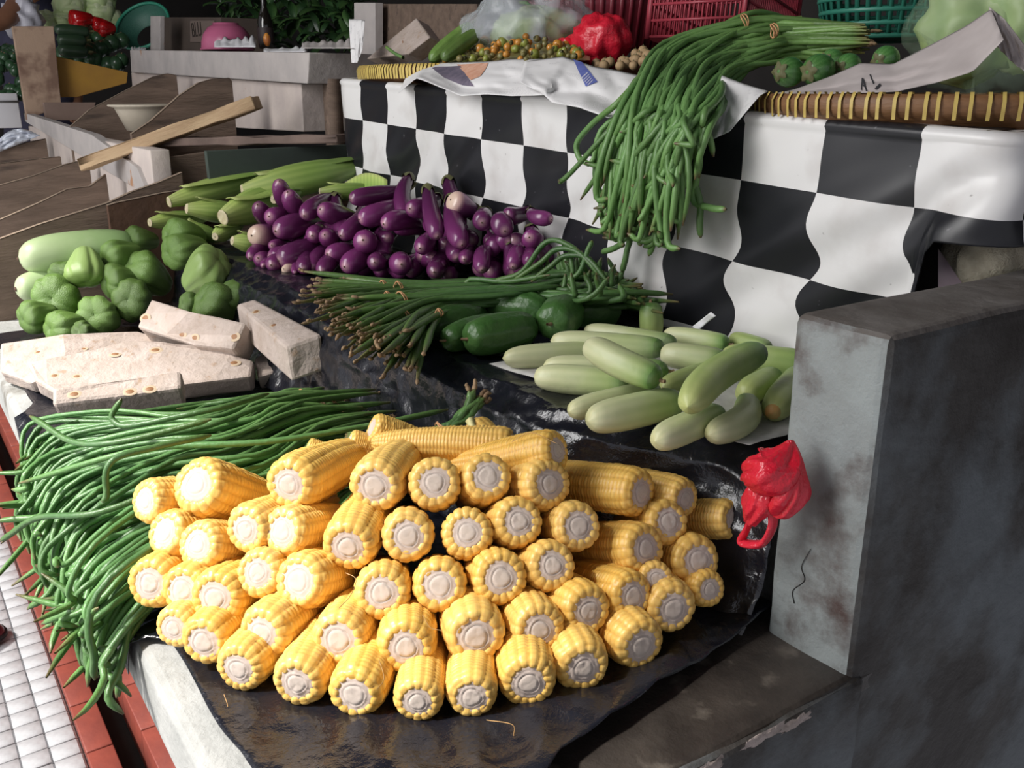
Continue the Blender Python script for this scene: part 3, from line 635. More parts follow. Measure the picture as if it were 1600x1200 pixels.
for (x, y, w_) in [(598, 444, 12), (622, 447, 14), (605, 462, 12), (626, 468, 22), (637, 481, 10), (632, 492, 14), (686, 488, 10)]:
    c = on_z(x, y, Z2 + 0.055); band(md_[0], c, on_z(x + 40, y - 9, Z2 + 0.055) - c, w_ * 1.35 / F * .6, w_ * 1.35 / F * .6, turns=2)

# --- hanging bundle on the upper step
hb = empty('long_bean_bundle', on_x(1150, 90, 1.15), 'fresh long bean bundle draped over the chequered cloth from the upper tray', 'long beans', 'long bean bundles')
nh = 215
for k in range(nh):
    lay = k / nh; f = rb.random()                      # f 0 left side, 1 right side of the fall
    dz = 0.05 * lay
    # stalk end on the tray, tie point, shoulder over the step edge, then the fall in front of the cloth
    s0 = on_x(1250 + rb.uniform(-40, 110), 40 + 45 * f + rb.gauss(0, 8), 1.30 + 0.05 * rb.random())
    s1 = on_x(1165 + 45 * f + rb.gauss(0, 10), 42 + 48 * f + rb.gauss(0, 7) - 4 * lay, 1.24)
    s2 = on_x(1050 + 95 * f + rb.gauss(0, 9), 82 + 44 * f - 12 * lay + rb.gauss(0, 6), 1.12)
    s3 = on_x(985 + 128 * f + rb.gauss(0, 8), 150 + 26 * f - 14 * lay + rb.gauss(0, 8), 1.00 - 0.045 * lay)
    pts = [s0, s1, s2, s3]
    length = rb.random() ** 0.75
    ye = 200 + 175 * length * (1 - 0.5 * max(0, f - 0.75) / .25 * .8)
    xe = 945 + 128 * f + rb.gauss(0, 20) - 0.10 * (ye - 200) * (1 - f)
    off = 0.955 - 0.055 * lay
    s4 = on_x((985 + 128 * f) * .45 + xe * .55 + rb.gauss(0, 9), 150 + (ye - 150) * 0.5, off)
    s5 = on_x(xe, ye, off + rb.uniform(-.008, .01)); pts += [s4, s5]
    if rb.random() < 0.45: q = Vector(pts[-1]); q.y += rb.uniform(-.035, .05); q.z -= rb.uniform(-.004, .025); q.x -= rb.uniform(0, .02); pts.append(q)
    bean(hb, pts, rb.uniform(0.0038, 0.0052), M_bean_hang, 26, stalk=rb.random() < .2, wig=0.011)
for P in [[(1010, 110), (970, 155), (930, 190), (902, 222), (905, 245), (912, 255)], [(1000, 140), (965, 180), (940, 235), (930, 270), (938, 310), (942, 360)], [(1085, 200), (1090, 270), (1085, 315), (1110, 325), (1135, 327)], [(1060, 250), (1090, 300), (1095, 372)], [(1020, 300), (1030, 350), (1013, 400)], [(985, 330), (970, 380), (940, 395)], [(990, 340), (980, 390), (972, 425)]]:
    bean(hb, [on_x(x, y, 0.95 if y > 150 else 1.03) for x, y in P], 0.0050, M_bean_hang, 24, wig=0.002)
for (x, y, r_) in [(1162, 35, 12), (1208, 48, 10)]:
    c = on_x(x, y, 1.22); band(hb, c, on_x(x + 40, y - 12, 1.25) - c, r_ * 1.5 / F, r_ * 1.5 / F, turns=3)

# ================================================================== other vegetables
def veg_mesh(name, L_, prof, m, ns=28, n=24, ridge=None, bend=0.0, twist=0.0):
    t = np.linspace(0, 1, ns); t = t + 0.035 * np.sin(2 * PI * t) * -1
    P = np.stack([t * L_, bend * L_ * np.sin(t * PI) , 0 * t], 1)
    rad = np.interp(t, [p[0] for p in prof], [p[1] for p in prof]); 
    ps = np.array(prof); cs = catmull(ps, 200); rad = np.interp(t, cs[:, 0], np.maximum(cs[:, 1], 0))
    v, f, uv = tube(P, rad, n, rf=ridge)
    return mesh(name, v, f, m, uv)
# --- aubergines: blossom end at the origin, stalk end at +x
M_aub = veg('aubergine_skin', [(0, (0.66, 0.50, 0.42)), (0.008, (0.46, 0.26, 0.30)), (0.030, (0.17, 0.03, 0.13)), (0.5, (0.085, 0.011, 0.068)), (1, (0.030, 0.006, 0.028))], 0.24, 70, 0.30, spec=0.6, tint=(0.36, 0.13, 0.26), vary=0.3, warp=0.05)
M_aub_pale = veg('aubergine_skin_pale', [(0, (0.74, 0.60, 0.44)), (0.14, (0.62, 0.40, 0.36)), (0.30, (0.22, 0.06, 0.17)), (0.6, (0.09, 0.014, 0.08)), (1, (0.04, 0.008, 0.04))], 0.26, 70, 0.30, spec=0.6, tint=(0.36, 0.14, 0.26), vary=0.1, warp=0.08)
M_calyx = mat('aubergine_calyx', (0.16, 0.17, 0.06), (0.09, 0.08, 0.04), 60, 0.6, 0.2, 60)
M_dot = mat('blossom_scar', (0.07, 0.035, 0.02), rough=0.8)
aub = []
for k, (bd, fat) in enumerate([(0.0, 1.0), (0.10, 0.95), (-0.12, 1.0), (0.05, 1.1), (-0.05, 0.9)]):
    pf = [(0, 0.0), (0.012, 0.36), (0.05, 0.72), (0.16, 1.0), (0.34, 1.04), (0.6, 0.92), (0.84, 0.70), (0.95, 0.55), (1.0, 0.28)]
    body = veg_mesh('aubergine', 7.2 / fat, pf, M_aub, 34, 24, bend=bd)
    c, f, uv = tube([(7.2 / fat * x, bd * 7.2 / fat * math.sin(min(1, x) * PI), 0) for x in np.linspace(0.86, 1.02, 8)], [0.80, 0.79, 0.75, 0.70, 0.64, 0.5, 0.30, 0.16], 20, rf=lambda th, q: 1 + 0.02 * np.sin(5 * th))
    c[:21, 0] += 0.35 * np.sin(5 * np.linspace(0, 2 * PI, 21)); c[20] = c[0]
    cm = mesh('calyx', c, f, M_calyx, uv)
    x0 = 7.2 / fat
    sv, sf, suv = tube(catmull([(x0 * 0.99, 0, 0), (x0 * 1.06, 0.1, 0.1), (x0 * 1.12, 0.25, 0.35), (x0 * 1.16, 0.3, 0.75)], 12), [0.30, .22, .18, .16, .15, .15, .15, .15, .16, .18, .22, .2], 8)
    sm_ = mesh('stem', sv, sf, M_calyx, suv)
    dv, df, duv = lathe([(0.09, -0.012), (0.06, -0.03), (0.0, -0.034)], 10, 'x'); dm = mesh('blossom_scar', dv, df, M_dot, duv)
    aub.append((body, cm, sm_, dm))
pale = [me.copy() for me, _, _, _ in aub]
for me in pale: me.materials[0] = M_aub_pale
aub_rows = [
 ('top', [(436, 283, 14, .5, .85, .75, 0), (449, 300, 15, .75, .6, .75, 0), (402, 320, 14, .5, .8, .55, 0), (547, 311, 14, 1, -.15, .93, 2), (640, 326, 16, .9, -.35, .5, 0), (704, 312, 18, .85, .45, .8, 3), (792, 336, 14, 1, -.2, .7, 0), (862, 343, 12, -1, -.4, .6, 0)]),
 ('second', [(420, 338, 15, 1, -.2, .5, 0), (475, 337, 15, 1, -.5, .5, 0), (500, 327, 17, 1, .35, .7, 0), (561, 343, 17, 1, -.35, .72, 0), (599, 350, 16, 1, .2, .6, 0), (684, 370, 15, -.2, -1, .7, 0), (722, 383, 17, -.2, -1, .6, 0), (753, 348, 16, .2, -.5, .25, 0), (789, 361, 17, 0, -.5, .1, 0), (827, 371, 16, 0, -1, .25, 0)]),
 ('third', [(393, 368, 18, 1, -.2, .7, 1), (430, 361, 19, 1, -.1, .7, 0), (487, 368, 14, .5, -.2, .25, 0), (507, 367, 15, 0, .2, .12, 0), (532, 368, 15, .6, -.8, .5, 0), (567, 375, 19, .2, 0, .06, 0), (656, 388, 15, .3, -.3, .2, 0), (725, 405, 12, .2, -.2, .2, 0)]),
 ('fourth', [(390, 403, 12, 1, -.3, .5, 0), (403, 403, 14, 1, -.3, .5, 0), (420, 402, 17, 1, -.15, .8, 0), (436, 419, 20, 1, -.35, .85, 0), (424, 383, 11, 1, 0, .5, 0), (511, 397, 17, 1, .1, .5, 0), (538, 417, 18, .9, .1, .3, 0), (585, 410, 15, .8, -.3, .3, 0), (627, 413, 18, .2, 0, .1, 0), (678, 425, 15, .4, -.4, .2, 0), (753, 422, 14, .2, -.5, .3, 0), (801, 417, 14, .2, -.5, .3, 0), (829, 411, 14, -.2, -.5, .3, 0)]),
 ('bottom', [(411, 420, 9, 1, 0, .4, 0), (425, 435, 14, 1, -.2, .3, 0), (444, 434, 10, 1, .1, .6, 1), (486, 423, 14, .7, -.7, .5, 0), (475, 444, 14, .3, -.5, .25, 0), (463, 442, 7, .3, -.5, .3, 0), (503, 447, 14, .6, -.7, .45, 0)]),
]
ai = 0
for row, lst in aub_rows:
    lst = sorted(lst)
    for k, (x, y, r, bx, by, o_, fl) in enumerate(lst):
        d = 1.90 - (x - 390) / 460 * 0.34 + (450 - y) * 0.0006
        P = at_d(x, y, d); A = axis(x, y, bx, by, o_); R_ = r * d / F * 1.0; Ls = 0.15 / 7.2
        P.z = max(P.z, Z2 + R_ + 0.004)
        zt = P.z + A.z * 0.15
        if zt < Z2 + R_ * .8 + 0.004: A.z = (Z2 + R_ * .8 + 0.004 - P.z) / 0.15; A.normalize()
        end = P + A * 0.16
        ls = 1.0
        if end.x > 0.965: ls = max(0.45, (0.965 - P.x) / max(1e-3, (end.x - P.x)))
        i = ai % 5; b_, c_, s_, dot = aub[i]
        o = obj('aubergine', pale[i] if fl in (1, 3) else b_); obj('calyx', c_, o); obj('blossom_scar', dot, o)
        if fl >= 2: obj('stem', s_, o)
        put(o, P, A, 0.0 if fl >= 2 else random.uniform(0, 6.28), (Ls * ls * random.uniform(.92, 1.08), R_, R_))
        lab = {0: 'glossy purple', 1: 'pale-tipped purple', 2: 'stalked dark purple', 3: 'pale-ended stalked purple'}[fl]
        tag(o, f'{lab} aubergine, {ORD[k]} from left in the {row} row of the heap', 'aubergine', 'aubergines on the middle step'); ai += 1
# the inside of the heap, seen as dark gaps between the tips in front
for k in range(52):
    lv = k % 4; x = 440 + 410 * ((k // 4) + random.random()) / 13; y = 425 - lv * 24 + random.uniform(-6, 6)
    if lv == 3 and x > 780: y += 24
    d = 1.90 - (x - 390) / 460 * 0.34 + (450 - y) * 0.0006 + 0.07
    P = at_d(x, y, d); R_ = random.uniform(.017, .021); A = axis(x, y, random.uniform(-.5, 1), random.uniform(-.6, .3), random.uniform(.2, .75))
    P.z = max(P.z, Z2 + R_ + .004); zt = P.z + A.z * .15
    if zt < Z2 + R_ + .004: A.z = (Z2 + R_ + .004 - P.z) / .15; A.normalize()
    end = P + A * .15; ls = 1.0 if end.x < .965 else max(.4, (.965 - P.x) / max(1e-3, end.x - P.x))
    b_, c_, s_, dot = aub[k % 5]; o = obj('aubergine', b_); obj('calyx', c_, o); put(o, P, A, random.uniform(0, 6.28), (.15 / 7.2 * ls, R_, R_))
    tag(o, 'shaded purple aubergine inside the heap behind the front tips', 'aubergine', 'aubergines inside the heap')

# --- pale cucumbers: blossom end at the origin
M_cuc = veg('pale_cucumber', [(0, (0.62, 0.58, 0.26)), (0.10, (0.66, 0.66, 0.40)), (0.45, (0.56, 0.61, 0.32)), (0.75, (0.40, 0.50, 0.20)), (0.93, (0.16, 0.31, 0.08)), (1, (0.10, 0.20, 0.05))], 0.42, 26, 0.35, tint=(0.70, 0.70, 0.48), stripes=10, vary=0.12, warp=0.2, bump=0.25, bscale=60, sk=0.16)
M_cuc_g = veg('green_cucumber', [(0, (0.52, 0.54, 0.22)), (0.2, (0.42, 0.50, 0.18)), (0.7, (0.30, 0.42, 0.13)), (0.93, (0.12, 0.26, 0.06)), (1, (0.10, 0.20, 0.05))], 0.42, 26, 0.35, tint=(0.52, 0.58, 0.30), stripes=10, vary=0.10, warp=0.2, bump=0.25, bscale=60, sk=0.16)
cp = [(0, 0.0), (0.006, 0.22), (0.03, 0.52), (0.10, 0.82), (0.25, 0.99), (0.5, 1.03), (0.75, 0.98), (0.90, 0.86), (0.97, 0.60), (0.994, 0.25), (1.0, 0.0)]
rg_ = lambda th, q: 1 + 0.018 * np.sin(th * 5) + 0.012 * np.sin(th * 3 + 9 * q)
cuc = [veg_mesh('cucumber', 1.0, [(a_, b_ * 1.0) for a_, b_ in cp], M_cuc, 30, 22, rg_) for _ in range(1)]
def cucumber(x0, y0, x1, y1, w_, lift, label, m=M_cuc, bend=0.0, tip=None, p2=None, up1=None):
    zz = Z2 + 0.008
    def pt(x, y, l):
        d = 1.0
        for _ in range(4): p = on_z(x, y, zz + w_ * d / F + l); d = depth(p)
        return p, w_ * d / F
    (A, r0) = pt(x0, y0, lift); (B, r1) = pt(x1, y1, lift if up1 is None else up1)
    A.x = min(A.x, 0.955); B.x = min(B.x, 0.955)
    R_ = (r0 + r1) / 2; D = B - A; n = D.length
    t = np.linspace(0, 1, 30); t = t - 0.035 * np.sin(2 * PI * t)
    side = D.cross(Vector((0, 0, 1))).normalized()
    loc = A
    P = np.stack([t * n, bend * n * np.sin(t * PI), 0 * t], 1)
    cs = catmull(np.array(cp), 300); rad = np.interp(t, cs[:, 0], np.maximum(cs[:, 1], 0)) * R_
    v, f, uv = tube(P, rad, 22, rf=rg_)
    o = obj('cucumber', mesh('cucumber', v, f, m, uv)); put(o, loc, D)
    st, sf, su = tube([(n * 0.992, 0, 0), (n * 1.0 + 0.003, 0, 0.0), (n + 0.006, 0, .001)], [R_ * .16, R_ * .12, R_ * .13], 8)
    obj('stem_stub', mesh('stem_stub', st, sf, M_stub, su), o)
    if tip:
        tv, tf, tu = lathe([(R_ * .5, 0.004 + R_ * 0.05), (R_ * .38, -0.0015), (0, -0.003)], 14, 'x'); e = obj('ripe_tip', mesh('ripe_tip', tv, tf, tip, tu), o); e['label'] = 'orange ripening tip'
    return tag(o, label, 'cucumber', 'pale cucumbers on the middle step')
M_tip = mat('orange_tip', (0.62, 0.30, 0.10), (0.5, 0.36, 0.12), 60, 0.5)
cucumber(785, 560, 990, 548, 20, 0, 'long pale cucumber pointing left, next to the dark green cucumbers')
cucumber(860, 532, 1040, 545, 19, 0.012, 'pale cucumber along the back left of the cucumber heap')
cucumber(912, 516, 1058, 538, 16, 0.010, 'thin pale cucumber at the very back of the heap')
cucumber(848, 572, 1046, 580, 20, 0.006, 'pale cucumber mostly hidden under the light topmost cucumber')
cucumber(834, 588, 985, 600, 23, 0.0, 'fat pale cucumber with pointed left end, under the topmost one')
cucumber(917, 538, 1032, 594, 24, 0.055, 'whitish topmost cucumber lying slantwise on the heap, green stalk end', bend=-0.05, up1=0.035)
cucumber(1037, 522, 1140, 538, 16, 0.008, 'short pale cucumber at the back in the middle of the heap')
cucumber(1032, 552, 1135, 566, 21, 0.012, 'broad pale cucumber in the middle, pointed end left')
cucumber(1144, 528, 1275, 530, 14, 0.01, 'green long cucumber at the back right by the divider', M_cuc_g)
cucumber(1126, 556, 1272, 570, 23, 0.006, 'pale cucumber running behind the grey divider', M_cuc_g)
cucumber(1034, 606, 1128, 574, 18, 0.0, 'half-hidden green cucumber under the slanting one', M_cuc_g)
cucumber(1074, 636, 1192, 548, 27, 0.035, 'big green cucumber leaning diagonally across the heap', M_cuc_g, bend=0.07, up1=0.05)
cucumber(888, 643, 1030, 610, 20, 0.0, 'pale cucumber second from the front, pointed end left')
cucumber(918, 658, 1064, 626, 27, 0.003, 'fat pale cucumber at the front left of the heap')
cucumber(1023, 690, 1126, 645, 24, 0.0, 'front pale cucumber lying on the black plastic edge')
cucumber(1106, 680, 1166, 626, 23, 0.0, 'bent pale cucumber at the front beside the red bag', bend=-0.13)
cucumber(1206, 645, 1252, 585, 25, 0.0, 'green cucumber with an orange tip near the divider', M_cuc_g, tip=M_tip)
cucumber(1160, 618, 1212, 588, 22, 0.0, 'dark green cucumber in shade behind the bent one', M_cuc_g)
# one standing up against the cloth
o = cucumber(1018, 528, 1013, 505, 18, 0.0, 'upright cucumber stub standing behind the heap near the cloth', M_cuc_g)
put(o, on_z(1018, 530, Z2 + 0.01), (0.0, 0.1, 1)); o.scale = (0.055 / o.dimensions.x, 1, 1)

# --- dark green wrinkled cucumbers
M_dk = veg('dark_cucumber', [(0, (0.06, 0.13, 0.035)), (0.2, (0.050, 0.125, 0.030)), (0.8, (0.040, 0.105, 0.026)), (1, (0.09, 0.16, 0.05))], 0.36, 40, 0.4, tint=(0.10, 0.20, 0.06), stripes=10, vary=0.2, bump=0.8, bscale=55)
def dark_c(x0, y0, x1, y1, w_, lift, label, lift1=None):
    zz = Z2 + 0.008; A = on_z(x0, y0, zz + w_ * 1.25 / F + lift); B = on_z(x1, y1, zz + w_ * 1.25 / F + (lift if lift1 is None else lift1)); R_ = w_ * depth(A) / F
    D = B - A; n = max(D.length, 0.07)
    pf = [(0, 0.0), (-0.012, 0.18), (0.0, 0.45), (0.06, 0.80), (0.22, 1.0), (0.5, 1.05), (0.78, 0.95), (0.93, 0.66), (0.99, 0.3), (1.0, 0.0)]
    cs = catmull(np.array(pf), 40)
    v, f, uv = lathe([(max(0, q_[1]) * R_, q_[0] * n) for q_ in cs], 40, 'x', rf=lambda th, q: 1 + (0.055 * np.abs(np.sin(th * 5)) - 0.03) * (1.3 if q < .3 else 1) + 0.02 * np.sin(th * 3 + q * 20))
    o = obj('dark_cucumber', mesh('dark_cucumber', v, f, M_dk, uv)); put(o, A, D)
    st, sf, su = tube([(0.002, 0, 0), (-0.004, 0.002, 0), (-0.009, 0.004, .001)], [R_ * .10, R_ * .08, R_ * .07], 6); obj('stalk', mesh('stalk', st, sf, M_stub, su), o)
    return tag(o, label, 'cucumber', 'dark green cucumbers beside the beans')
dark_c(673, 512, 758, 492, 25, 0.0, 'dark green cucumber lying nearest the bean stalks')
dark_c(697, 532, 782, 505, 24, 0.0, 'mid green smooth cucumber between two darker ones')
dark_c(731, 530, 835, 510, 31, 0.002, 'largest dark green wrinkled cucumber at the front')
dark_c(755, 470, 858, 488, 28, 0.010, 'dark green cucumber resting on the beans behind the front three')
dark_c(862, 506, 890, 484, 33, 0.01, 'dark green cucumber seen end-on with puckered stalk end')
dark_c(897, 487, 968, 482, 27, 0.006, 'dark green oval cucumber at the back, by the upright stub')

# --- chayotes
M_chay = veg('chayote_skin', [(0, (0.075, 0.14, 0.03)), (0.1, (0.11, 0.195, 0.045)), (0.6, (0.125, 0.22, 0.05)), (1, (0.17, 0.26, 0.075))], 0.30, 30, 0.35, tint=(0.22, 0.32, 0.10), vary=0.35, bump=0.5, bscale=28)
M_chay_p = veg('chayote_skin_pale', [(0, (0.22, 0.36, 0.09)), (0.4, (0.27, 0.40, 0.12)), (1, (0.32, 0.45, 0.16))], 0.32, 30, 0.35, tint=(0.36, 0.48, 0.18), vary=0.1, bump=0.2, bscale=35)
chay = []
for k in range(4):
    rr = random.Random(k); nrdg = 5; phs = [rr.uniform(0, 6) for _ in range(3)]
    pf = np.array([(0.03, 0.02), (0.0, 0.16), (-0.02, 0.40), (0.05, 0.70), (0.24, 0.96), (0.6, 1.04), (1.0, 0.95), (1.45, 0.77), (1.85, 0.58), (2.05, 0.36), (2.12, 0.05)])
    cs = catmull(pf, 44)
    th = np.arange(61) / 60 * 2 * PI; V = np.zeros((44, 61, 3)); UV = np.zeros((44, 61, 2))
    for i in range(44):
        q = i / 43; dp = 0.036 * (1 - q) ** 0.7 + 0.02
        g = np.abs(np.sin(th * nrdg / 2 + phs[0] + 0.35 * np.sin(q * 5 + phs[1]))); g2 = np.abs(np.sin(th * nrdg + phs[1] + 0.3 * np.sin(q * 7 + phs[2])))
        r = cs[i, 1] * (1 - dp * (1 - g ** 0.35) * 2.6 - dp * (1 - g2 ** 0.4) * 1.3 + 0.022 * np.sin(th * 7 + phs[2] + 4 * q) + 0.014 * np.sin(th * 13 + phs[1] + 9 * q)) * (1 + 0.03 * np.sin(q * 13 + th * 2))
        V[i, :, 0] = cs[i, 0] + 0.05 * (1 - q) * g * (cs[i, 1]) * -1; V[i, :, 1] = np.cos(th) * r * 1.0; V[i, :, 2] = np.sin(th) * r * 0.86
        V[i, -1] = V[i, 0]; UV[i, :, 0] = th / 2 / PI; UV[i, :, 1] = q
    ii, jj = np.meshgrid(np.arange(43), np.arange(60), indexing='ij'); a = (ii * 61 + jj).ravel()
    chay.append(mesh('chayote', V.reshape(-1, 3), np.stack([a, a + 1, a + 62, a + 61], 1), M_chay, UV.reshape(-1, 2)))
chay_p = [me.copy() for me in chay]
for me in chay_p: me.materials[0] = M_chay_p
# wide end (x, y), radius, picture direction to the narrow end, turn, pale or not, label
for k, (x, y, r, bx, by, o_, pl, lab) in enumerate([
    (133, 383, 32, 1, .3, .75, 0, 'chayote on the top left, in front of the long pale gourd'),
    (200, 373, 24, 1, .1, .5, 0, 'small chayote at the back between the gourd and the green corn'),
    (166, 410, 30, 1, -.3, .4, 0, 'knobbly chayote in the middle behind the long one'),
    (128, 408, 25, .2, -1, .5, 0, 'chayote partly hidden above the pale pear-shaped one'),
    (133, 442, 30, 0, -.8, .5, 1, 'pale upright pear-shaped chayote left of centre'),
    (165, 440, 30, .8, 0, .3, 0, 'dark shaded chayote in the centre of the heap'),
    (205, 412, 37, .85, .62, .85, 0, 'longest chayote lying diagonally across the middle'),
    (262, 366, 30, .8, .1, .4, 0, 'wrinkled chayote at the back right touching the green corn'),
    (262, 395, 33, 1, -.1, .5, 0, 'lobed chayote at the right below the wrinkled one'),
    (343, 405, 38, -.8, .75, .85, 1, 'pale yellow-green ribbed chayote by the aubergines, narrow end down left'),
    (315, 465, 37, 1, .5, .7, 0, 'ribbed chayote right behind the jackfruit slab'),
    (350, 452, 30, .8, .8, .6, 0, 'dark chayote at the far right against the black plastic'),
    (199, 468, 34, 1, .1, .45, 0, 'chayote with a smooth round face above the jackfruit slab'),
    (146, 492, 34, 1, .15, .35, 0, 'round chayote at the front centre of the heap'),
    (80, 466, 40, 1, .1, .4, 0, 'large smooth chayote on the left front'),
    (96, 438, 27, .6, -.6, .4, 0, 'chayote peeping out behind the large left one'),
    (36, 500, 27, .8, -.2, .3, 0, 'knobbly chayote at the far left front corner'),
    (78, 514, 32, 1, .0, .6, 0, 'flat-lying chayote at the very front left'),
    (120, 520, 20, 1, .1, .6, 0, 'little chayote end at the front between two larger ones'),
    (285, 473, 20, 1, .2, .5, 0, 'chayote half buried behind the upper jackfruit slab')]):
    d = 2.02 + (500 - y) * 0.0016 - 0.22 * sm((x - 215) / 90)
    P = at_d(x, y, d); A = axis(x, y, bx, by, max(o_, .62 + .25 * ((k * 7) % 3 > 0)) if k not in (12, 13, 14) else .35); R_ = r * d / F
    P.z = max(P.z, Z1 + R_ * .9); 
    if P.z + A.z * R_ * 2 < Z1 + R_ * .6: A.z = (Z1 + R_ * .6 - P.z) / (R_ * 2); A.normalize()
    o = obj('chayote', (chay_p if pl else chay)[k % 4]); put(o, P - A * R_ * 0.0, A, random.uniform(0, 6.28), R_)
    st, sf, su = tube([(2.08, 0, 0), (2.16, .02, .02), (2.22, .03, .05)], [.09, .07, .06], 6); obj('stalk', mesh('stalk', st, sf, M_stub, su), o)
    tag(o, lab, 'chayote', 'chayotes heaped on the lower counter')
# --- long pale gourds behind the chayotes
M_gourd = veg('pale_gourd', [(0, (0.50, 0.55, 0.35)), (0.15, (0.40, 0.50, 0.27)), (0.6, (0.30, 0.43, 0.19)), (1, (0.24, 0.38, 0.15))], 0.35, 20, 0.3, tint=(0.48, 0.58, 0.34), vary=0.05, warp=0.1)
gp = [(0, 0), (0.008, 0.2), (0.04, 0.52), (0.12, 0.82), (0.3, 1.0), (0.6, 1.02), (0.85, 0.9), (0.96, 0.6), (1, 0)]
for (x, y, d, x1, y1, d1, r, lab) in [(28, 405, 2.13, 215, 385, 2.24, 33, 'long pale green gourd lying behind the chayotes'), (24, 452, 2.12, 120, 440, 2.2, 24, 'smaller pale gourd end below the long gourd')]:
    A = at_d(x, y, d); B = at_d(x1, y1, d1); R_ = r * d / F; n = (B - A).length
    o = obj('gourd', veg_mesh('gourd', n, [(p, q * R_) for p, q in gp], M_gourd, 30, 28, bend=0.04)); put(o, A, B - A)
    v, f, uv = tube([(n - .004, 0, 0), (n + .02, .004, .01)], [.009, .006], 8); obj('stem', mesh('stem', v, f, M_calyx, uv), o)
    v, f, uv = lathe([(0.006, 0.001), (0.003, -.002), (0, -.0025)], 10, 'x'); obj('blossom_scar', mesh('blossom_scar', v, f, M_dot, uv), o)
    tag(o, lab, 'gourd', 'pale gourds')

# --- corn still in the husk
M_husk = veg('green_husk', [(0, (0.52, 0.54, 0.24)), (0.12, (0.42, 0.51, 0.15)), (0.45, (0.26, 0.39, 0.09)), (1, (0.12, 0.23, 0.05))], 0.5, 12, 0.3, tint=(0.38, 0.46, 0.14), stripes=14, vary=0.18, warp=0.12)
M_shank = mat('cut_corn_shank', (0.62, 0.56, 0.38), (0.5, 0.42, 0.26), 60, 0.8)
def husk(x, y, d, x1, y1, d1, r, lab, taper=0.25, k=0):
    A = at_d(x, y, d); B = at_d(x1, y1, d1); D = B - A; n = D.length; R_ = r * d / F
    A.z = max(A.z, Z2 + R_ * .6) if A.x > 0.62 else A.z
    pf = [(0, 0.46), (0.03, 0.52), (0.12, 0.72), (0.30, 1.0), (0.55, 0.98), (0.78, 0.68), (0.92, 0.40), (1.0, taper * .4)]
    o = obj('husk_corn', veg_mesh('husk_corn', n, [(p, q * R_) for p, q in pf], M_husk, 30, 30, ridge=lambda th, q: 1 + 0.05 * np.sin(th * 3 + 3 * q + k) + 0.02 * np.sin(th * 14), bend=0.05 * (-1) ** k)); put(o, A, D)
    v, f, uv = lathe([(0.47, 0.02), (0.44, -0.03), (0.36, -0.035), (0.30, -0.01), (0.15, -0.02), (0, -0.02)], 20, 'x'); obj('cut_shank', mesh('cut_shank', v * R_, f, M_shank, uv), o)
    # one loose outer leaf
    lv, lf, lu = grid(18, 7, lambda u, w_: (n * (0.12 + 0.98 * u), (w_ - .5) * 2 * R_ * (0.95 * math.sin(PI * min(1, .12 + u * .88)) ** .7), R_ * (1.07 - 0.35 * (2 * w_ - 1) ** 2 * math.sin(PI * min(1, .1 + u * .9))) * (1 - 0.55 * u) + 0.10 * R_ * math.sin(u * 5 + k)))
    le = obj('husk_leaf', mesh('husk_leaf', lv, lf, M_husk, np.stack([lu[:, 1], lu[:, 0]], 1)), o)
    md = le.modifiers.new('t', 'SOLIDIFY'); md.thickness = 0.001
    return tag(o, lab, 'corn', 'unhusked corn cobs behind the aubergines')
for k, a in enumerate([(264, 316, 2.28, 450, 268, 2.46, 18, 'green husked corn cob at the back left with round cut shank'), (292, 326, 2.22, 405, 335, 2.34, 17, 'corn cob in its husk in the middle, pale cut end facing left'), (234, 348, 2.24, 335, 338, 2.36, 14, 'leftmost corn cob in its husk, small pale end'),
    (283, 353, 2.20, 352, 374, 2.22, 14, 'corn cob in its husk just behind the wrinkled chayote'), (348, 340, 2.12, 480, 296, 2.30, 26, 'thick corn cob in its husk with a wide cut end, left of the aubergines'), (380, 300, 2.20, 578, 256, 2.34, 25, 'long green corn cob pointing right towards the chequered cloth'),
    (428, 312, 2.08, 470, 300, 2.2, 14, 'corn cob end showing between the upper aubergines'), (363, 376, 2.05, 430, 385, 2.12, 15, 'short corn cob below the thick one beside the aubergines'), (336, 370, 2.10, 380, 352, 2.2, 13, 'yellowish corn cob wedged above the ribbed chayote'), (500, 300, 2.06, 600, 296, 2.12, 13, 'small pale corn cob behind the aubergines'), (320, 295, 2.42, 500, 262, 2.5, 15, 'corn cob in its husk at the very back of the green heap')]):
    husk(*a, k=k)
lv, lf, lu = grid(12, 8, lambda u, v_: on_x(530 + 75 * u, 292 - 22 * math.sin(u * 2.6) * (1 - v_) + 18 * v_, 0.93 - 0.02 * v_ + 0.008 * math.sin(u * 6)))
o = obj('husk_leaf', mesh('husk_leaf', lv, lf, M_husk, lu)); md = o.modifiers.new('t', 'SOLIDIFY'); md.thickness = 0.001
tag(o, 'loose flat green corn husk leaf against the chequered cloth', 'leaf')

